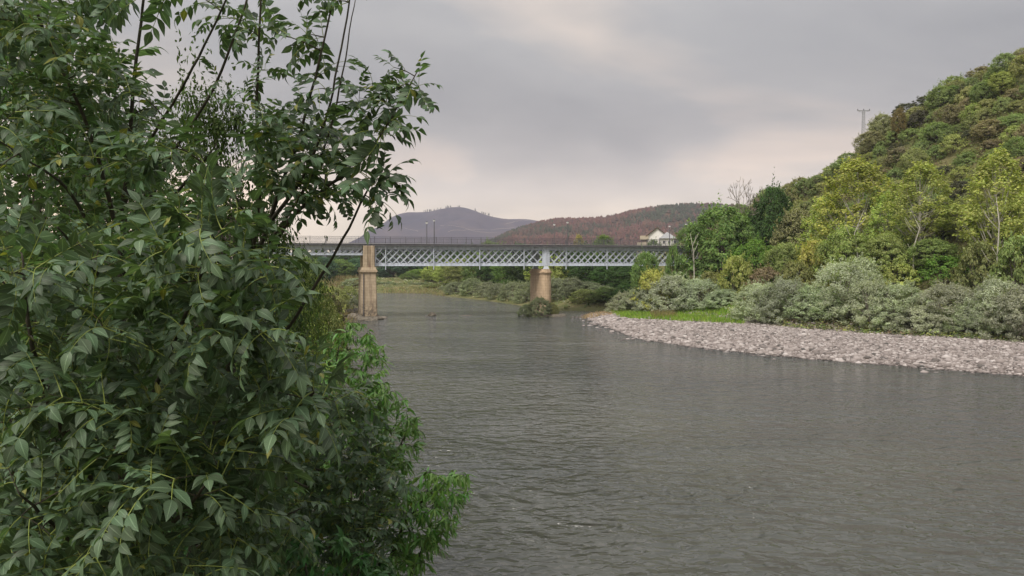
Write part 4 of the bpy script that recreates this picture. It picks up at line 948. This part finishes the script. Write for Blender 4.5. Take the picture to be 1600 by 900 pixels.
def grow_twigs(sk,targets,rs,rad=.0032,lift=.10,leaf_span=.45,step=.075,first=.0):
    targets=sorted(targets,key=lambda q:np.min(np.sum((np.array(sk.p)-q)**2,axis=1))); twigs=[]
    for q in targets:
        A=np.array(sk.p); dv=q-A; dist=np.linalg.norm(dv,axis=1); cost=dist*(1+.5*np.clip(-dv[:,2]/(dist+1e-6),0,1)); k=int(np.argmin(cost))
        s0=A[k]; L=dist[k]
        if L<.05: continue
        mid=(s0+q)/2+np.array([0,0,lift*L])+rs.normal(0,.06*L,3)
        u=np.linspace(0,1,max(4,int(L/.07)))[:,None]; P=(1-u)**2*s0+2*u*(1-u)*mid+u*u*q
        r0=min(sk.r[k]*.8,rad*(1+L*1.3)); rr=np.linspace(r0,.0014,len(P)); sk.p+=list(P[1:]); sk.r+=list(rr[1:]); twigs.append((P,rr,L))
    return twigs
def leaves_on(P,L,rs,span,step,size):
    out=[]; d=np.r_[0,np.cumsum(np.linalg.norm(np.diff(P,axis=0),axis=1))]; n=max(1,int(min(span,d[-1])/step)); az=rs.uniform(0,6.28)
    for k in range(n+1):
        t_=d[-1]-k*step*rs.uniform(.85,1.15); t_=max(0,t_)
        p=np.array([np.interp(t_,d,P[:,j]) for j in range(3)]); p2=np.array([np.interp(min(d[-1],t_+.03),d,P[:,j]) for j in range(3)]); p1=np.array([np.interp(max(0,t_-.03),d,P[:,j]) for j in range(3)])
        tv=unit(p2-p1); x=unit(np.cross(tv,[.3,.2,1])); y=np.cross(tv,x); az+=math.pi/2+rs.normal(0,.25)
        for sg in ((0,math.pi) if k else (0,1.6,3.2,4.8)[:rs.randint(2,4)]):
            if rs.uniform()<.12: continue
            a=az+sg; rad=math.cos(a)*x+math.sin(a)*y; dr=unit(rad*rs.uniform(.7,1.1)+tv*rs.uniform(.35,.9)+np.array([0,0,rs.uniform(-.25,.30)])); 
            sz=size*rs.uniform(.72,1.18)*(.78 if k==0 else 1)
            out.append((p,dr,sz))
    return out
def frame(dr,rs,roll=.35):
    up=np.array([0,0,1.])+rs.normal(0,roll,3); z=up-dr*np.dot(up,dr); z=unit(z); y=np.cross(z,dr); return np.stack([dr,y,z],1)

def ash_tree():
    sk=Skeleton(); rs=LR
    root=tag(empty('ash_tree',gpt(178,4.3)),'big ash tree with dark pinnate leaves filling the near bank','tree')
    org=np.array(root.location)
    def br(name,pts,base=None):
        P=[px3(a,c,d) for a,c,d,r in pts]; rad=[p[3] for p in pts]
        if base is not None: P=[base]+P; rad=[rad[0]*1.15]+rad
        Q,rr=sk.branch(P,rad); b=MB(); b.tube(Q-org,rr*np.where(Q[:,2]>8.9,.72,.92),8); b.build(name,M_ash_bark,root,smooth=True)
    br('trunk',[(184,900,4.3,.034),(190,640,4.25,.030),(194,480,4.2,.025),(195,330,4.1,.020),(205,190,4.0,.015),(222,60,3.9,.011),(236,-60,3.8,.008),(243,-160,3.8,.004)],gpt(178,4.3))
    br('trunk',[(300,900,4.4,.030),(335,700,4.3,.026),(375,540,4.15,.022),(400,410,3.95,.017),(413,300,3.75,.012),(407,150,3.55,.009),(415,75,3.4,.007),(417,0,3.35,.006),(421,-90,3.3,.003)],gpt(290,4.5))
    B=[[(192,400,4.15,.014),(140,195,3.8,.012),(75,75,3.6,.010),(50,0,3.5,.008),(20,-90,3.5,.003)],
     [(198,320,4.1,.012),(220,227,3.9,.011),(265,165,3.6,.009),(310,75,3.4,.007),(345,0,3.3,.006),(372,-70,3.2,.003)],
     [(195,440,4.2,.016),(232,320,4.0,.013),(272,235,3.8,.011),(325,160,3.5,.009),(355,100,3.4,.008),(388,0,3.3,.006),(410,-80,3.3,.003)],
     [(402,400,3.93,.014),(440,280,3.6,.011),(472,195,3.4,.009),(495,100,3.3,.007),(517,0,3.2,.005),(530,-80,3.2,.003)],
     [(405,370,3.87,.012),(470,290,3.55,.010),(510,210,3.4,.008),(535,115,3.3,.006),(552,0,3.2,.005),(562,-70,3.2,.003)],
     [(402,405,3.93,.010),(450,340,3.6,.009),(500,250,3.45,.007),(525,165,3.4,.006),(540,70,3.35,.004),(556,-20,3.3,.0025)],
     [(350,640,4.25,.014),(430,545,3.9,.010),(460,500,3.8,.009),(522,407,3.6,.007),(570,312,3.4,.005),(592,272,3.4,.003)],
     [(385,480,4.08,.014),(430,370,3.75,.012),(480,312,3.6,.010),(535,285,3.5,.008),(590,235,3.4,.007),(630,145,3.3,.005),(662,95,3.3,.0025)],
     [(186,830,4.3,.016),(130,725,3.3,.013),(85,660,3.0,.011),(55,560,2.8,.009),(40,450,2.7,.007),(34,365,2.7,.003)],
     [(190,700,4.26,.015),(215,690,3.7,.013),(250,600,3.2,.011),(280,540,3.0,.009),(312,450,2.8,.007),(337,365,2.7,.003)],
     [(332,720,4.31,.013),(400,685,3.6,.010),(450,650,3.1,.007),(500,598,2.8,.004)],
     [(334,710,4.3,.011),(375,705,3.7,.008),(440,740,3.3,.006),(500,760,3.2,.003)],
     [(195,390,4.13,.011),(275,305,3.6,.009),(325,260,3.4,.006),(352,212,3.3,.003)],
     [(193,470,4.2,.012),(110,290,3.6,.008),(40,255,3.3,.006),(-30,200,3.2,.003)],
     [(185,860,4.3,.016),(250,840,3.3,.011),(300,800,2.8,.008),(330,745,2.6,.003)],
     [(185,880,4.3,.014),(110,850,3.2,.010),(60,800,2.8,.007),(20,760,2.6,.003)],
     [(193,520,4.2,.012),(150,420,3.3,.008),(110,380,2.9,.006),(80,350,2.7,.003)],
     [(400,420,3.95,.010),(390,360,3.3,.007),(372,320,2.9,.005),(360,296,2.7,.003)],
     [(335,700,4.3,.016),(430,720,4.9,.012),(520,740,5.2,.008),(600,760,5.3,.004)],
     [(320,800,4.35,.014),(430,850,4.9,.010),(540,860,5.1,.006),(600,850,5.2,.003)],
     [(360,590,4.2,.012),(440,600,4.9,.009),(520,600,5.2,.005),(560,620,5.3,.003)],
     [(300,860,4.4,.014),(360,830,3.7,.010),(430,810,3.4,.006),(480,790,3.3,.003)]]
    for p in B: br('branch',p)
    T=[]
    # near sprays that carry the largest leaves
    T+=region_points([(-20,350),(140,350),(170,480),(190,640),(330,800),(330,905),(-20,905)],60,2.45,3.2,rs)
    T+=region_points([(230,320),(360,310),(420,380),(420,460),(400,560),(330,560),(230,470)],30,2.55,3.1,rs)
    T+=region_points([(380,560),(480,570),(530,610),(510,670),(450,700),(390,690)],14,2.7,3.2,rs)
    T+=region_points([(200,560),(380,560),(430,740),(410,860),(200,860)],34,2.7,3.4,rs)
    # body of the crown
    T+=region_points([(-40,-60),(165,-60),(195,60),(290,285),(390,390),(425,440),(430,520),(450,600),(500,700),(500,800),(440,905),(-40,905)],270,3.1,4.6,rs,mind=.12)
    T+=region_points([(400,190),(470,170),(530,205),(555,275),(520,315),(450,335),(400,310)],36,3.2,3.8,rs,mind=.12)
    T+=region_points([(430,540),(540,600),(610,660),(625,740),(610,830),(560,905),(440,905)],75,4.6,5.4,rs,mind=.14)
    # thin shoots against the sky
    T+=region_points([(225,-60),(560,-60),(580,0),(540,40),(530,170),(460,160),(370,180),(310,110)],19,3.15,3.6,rs,mind=.16)
    T+=region_points([(565,120),(620,85),(655,105),(655,140),(610,200),(575,230),(555,170)],15,3.2,3.45,rs,mind=.06)
    T+=region_points([(560,262),(605,268),(618,295),(590,322),(562,312)],9,3.3,3.45,rs,mind=.05)
    tw=grow_twigs(sk,T,rs); b=MB(); lv=[]
    for P,rr,L in tw:
        b.tube(P-org,rr,5,cap=False); x_,y_,d_=px_of(P[-1]); lv+=leaves_on(P,L,rs,rs.uniform(.3,.52),.056,(.80 if (x_>225 and y_<200) else 1.0)*(1.12 if d_<3.1 else 1.0))
    # leaf pairs straight on the long sky shoots
    tag(b.build('twigs',M_twig,root,smooth=True),kind='stuff')
    rank=[]
    for i,(p,dr,sz) in enumerate(lv):
        c=p+dr*.1*sz; x,y,d=px_of(c); on=(-30<x<1630) and (-30<y<930); rank.append((sz/d if on and d>.3 else 0))
    order=np.argsort(-np.array(rank)); big=set(order[:300].tolist()); Vs=[];qs=[];us=[];ms=[];n=0
    for i,(p,dr,sz) in enumerate(lv):
        k=rs.randint(len(TEMPL)); M=frame(dr,rs)
        if i in big:
            o=link('leaf',TMESH[k],root); m4=Matrix(M.tolist()).to_4x4(); o.rotation_euler=m4.to_euler(); o.location=p-org; o.scale=(sz,)*3
        else:
            V,q,u,mi=TEMPL[k]; Vs.append((V*sz)@M.T+(p-org)); qs.append(q+n); us.append(u); ms.append(mi); n+=len(V)
    me=mesh_mats(np.vstack(Vs),np.vstack(qs),np.vstack(us),np.concatenate(ms),'foliage',(M_ash,M_ash_stalk)); tag(link('foliage',me,root),kind='stuff')
    print('ash leaves',len(lv))
ash_tree()

def simple_leaf(rs,L,W,rows=4):
    b=MB(); blade(b,np.zeros(3),np.array([1.,0,rs.uniform(-.2,.05)]),np.array([0,0,1.]),L,W,rs.uniform(.2,.7),rows,fold=rs.uniform(.15,.45)); return arr(b)
def leafy_shrub(name,label,base_px,Yb,arms,regs,mat,L,W,rs,span=.35,step=.035,per=2,bark=M_twig,droop=-.55):
    per+=1
    sk=Skeleton(); g=gpt(base_px,Yb); root=tag(empty(name,g),label,'shrub'); org=np.array(root.location)
    for pts in arms:
        P=[g+rs.normal(0,.06,3)*[1,1,0]]+[px3(a,c,d) for a,c,d,r in pts]; Q,rr=sk.branch(P,[pts[0][3]*1.2]+[p[3] for p in pts]); b=MB(); b.tube(Q-org,rr,6); b.build('branch',M_ash_bark,root,smooth=True)
    T=[]
    for poly,n,d0,d1,md in regs: T+=region_points(poly,n,d0,d1,rs,mind=md)
    tw=grow_twigs(sk,T,rs,rad=.003); b=MB(); TM=[simple_leaf(rs,L,W) for _ in range(8)]; Vs=[];qs=[];us=[];n=0
    for P,rr,Lt in tw:
        b.tube(P-org,rr,4,cap=False); d=np.r_[0,np.cumsum(np.linalg.norm(np.diff(P,axis=0),axis=1))]; m=int(min(span*rs.uniform(.7,1.2),d[-1])/step)+2
        for k in range(m):
            t_=max(0,d[-1]-k*step); p=np.array([np.interp(t_,d,P[:,j]) for j in range(3)])
            for _ in range(per):
                dr=unit(rs.normal(0,1,3)*[1,1,.45]+np.array([0,0,droop])+unit(P[-1]-P[-2])*.6); M=frame(dr,rs,.4); V,q,u=TM[rs.randint(8)]; s=rs.uniform(.65,1.2)
                Vs.append((V*s)@M.T+p-org); qs.append(q+n); us.append(u); n+=len(V)
    tag(b.build('twigs',M_twig,root),kind='stuff')
    V=np.vstack(Vs); me=mesh_mats(V,np.vstack(qs),np.vstack(us),np.zeros(1,int),'foliage',(mat,)); tag(link('foliage',me,root),kind='stuff'); print(name,n//15)
leafy_shrub('willow_shrub','bright green leaning shrub whose leafy tip hangs lowest over the water',560,5.6,
 [[(600,900,5.6,.02),(640,800,5.5,.012),(700,745,5.4,.004)],[(560,900,5.7,.02),(590,760,5.7,.013),(640,655,5.7,.004)],[(540,900,5.5,.018),(520,780,5.5,.010),(560,690,5.6,.004)],[(640,900,5.5,.014),(680,840,5.4,.008),(712,790,5.4,.003)]],
 [([(560,620),(610,600),(655,640),(668,695),(640,720),(580,730),(540,690)],80,5.2,6.0,.07),([(640,740),(690,722),(735,738),(730,775),(705,830),(660,850),(630,800)],75,5.1,5.7,.06),([(520,720),(640,720),(650,860),(600,905),(500,905),(490,800)],130,5.1,6.1,.08),([(610,820),(700,820),(690,872),(645,905),(590,905)],40,5.1,5.8,.07)],
 M_willow,.088,.019,np.random.RandomState(61))
leafy_shrub('willow_shrub','upper green shrub standing on the bank in front of the square pier foot',540,7.4,
 [[(545,800,7.4,.02),(560,640,7.3,.012),(580,530,7.2,.004)],[(530,800,7.4,.02),(510,640,7.5,.012),(530,520,7.4,.004)],[(560,800,7.3,.016),(590,660,7.2,.008),(600,600,7.2,.003)]],
 [([(500,525),(540,498),(585,510),(606,545),(610,620),(560,660),(490,640)],120,6.8,7.8,.08),([(490,640),(600,640),(620,700),(540,780),(470,760)],40,6.8,7.8,.12)],
 M_willow,.095,.021,np.random.RandomState(62))
M_bramble=leaf_mat('bramble_leaf',(.055,.135,.045),trans=.3,var=.5,hue=.025,spec=.35,rough=.45,patch=.3,pscale=2)
leafy_shrub('bank_shrub','light green broad-leaved shrub at the bottom edge beneath the ash',520,4.6,
 [[(500,950,4.5,.012),(480,880,4.4,.008),(470,835,4.4,.003)],[(540,960,4.6,.012),(560,900,4.5,.007),(575,870,4.5,.003)],[(450,960,4.4,.012),(430,900,4.3,.008),(420,850,4.3,.003)]],
 [([(420,840),(480,815),(560,850),(610,880),(640,930),(400,930)],60,4.1,4.8,.07)],M_bramble,.075,.026,np.random.RandomState(63),droop=-.15,step=.03)
leafy_shrub('bank_shrub','shaded green shrub in the bottom corner under the ash',60,4.6,
 [[(60,950,4.6,.012),(60,880,4.6,.008),(50,820,4.6,.003)],[(150,960,4.7,.012),(170,900,4.7,.007),(190,850,4.7,.003)],[(280,960,4.7,.012),(300,880,4.7,.007),(320,820,4.7,.003)]],
 [([(-30,760),(400,760),(400,930),(-30,930)],110,4.4,5.2,.10)],M_bramble,.07,.024,np.random.RandomState(64),droop=-.2,step=.03)
# small-leaved trees on the bank behind the ash
proto('near_tree',3,mk(7,2.3,.6,ROUND,420,60,.085,.05,.34,.07,70,M_dark_bark,stems=3,spread=.9,hollow=.25,lump=.35,spray=.3))
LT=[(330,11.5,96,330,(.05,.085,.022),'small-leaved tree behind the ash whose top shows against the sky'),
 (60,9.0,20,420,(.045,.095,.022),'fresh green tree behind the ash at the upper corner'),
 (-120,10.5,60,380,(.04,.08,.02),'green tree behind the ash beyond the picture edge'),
 (200,13.5,190,380,(.035,.06,.02),'dark tree deep behind the middle of the ash'),  # shade in the ash's gaps is put into the dark tree colours here
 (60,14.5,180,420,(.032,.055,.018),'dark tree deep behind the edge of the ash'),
 (395,15,300,260,(.032,.055,.02),'dark shade-coloured tree behind the lower right of the ash'),
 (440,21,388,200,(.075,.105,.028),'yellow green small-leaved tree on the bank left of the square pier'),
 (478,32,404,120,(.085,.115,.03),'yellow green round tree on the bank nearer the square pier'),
 (250,9.5,470,380,(.025,.045,.016),'dark low tree coloured as the shade under the ash'),
 (20,8.0,450,330,(.025,.045,.016),'dark low tree coloured as shade at the picture edge'),
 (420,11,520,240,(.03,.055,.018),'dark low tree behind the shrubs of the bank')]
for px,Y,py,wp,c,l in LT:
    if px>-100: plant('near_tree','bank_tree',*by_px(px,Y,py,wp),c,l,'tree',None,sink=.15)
for px,Y,py,wp,c,l in ((500,58,455,90,OLIVE,'olive bush on the near bank in front of the tan reeds'),(470,48,440,100,YGR,'yellow green bush on the near bank beside the ash foliage'),(508,85,452,66,(.13,.12,.06),'tan green bush close to the foot of the square pier'),(470,75,436,90,GREEN,'green bush further back on the near bank')):
    plant('shrub','bank_bush',*by_px(px,Y,py,wp),c,l,'bush',None,sink=.2)

# ---------------------------------------------------------------- smoke haze in the air
HAZE=0.00017
if HAZE:
    b=MB(); b.box((0,2025,208),(5000,4700,424)); me=b.mesh('haze',None)
    m=bpy.data.materials.new('smoke_haze'); m.use_nodes=True; t=m.node_tree; t.nodes.clear(); o=nd(t,'ShaderNodeOutputMaterial')
    v=nd(t,'ShaderNodeVolumePrincipled',Density=HAZE); v.inputs['Color'].default_value=(.75,.76,.88,1); v.inputs['Anisotropy'].default_value=.2; lk(t,v,0,o,'Volume')
    me.materials.append(m); tag(link('haze',me),kind='stuff')
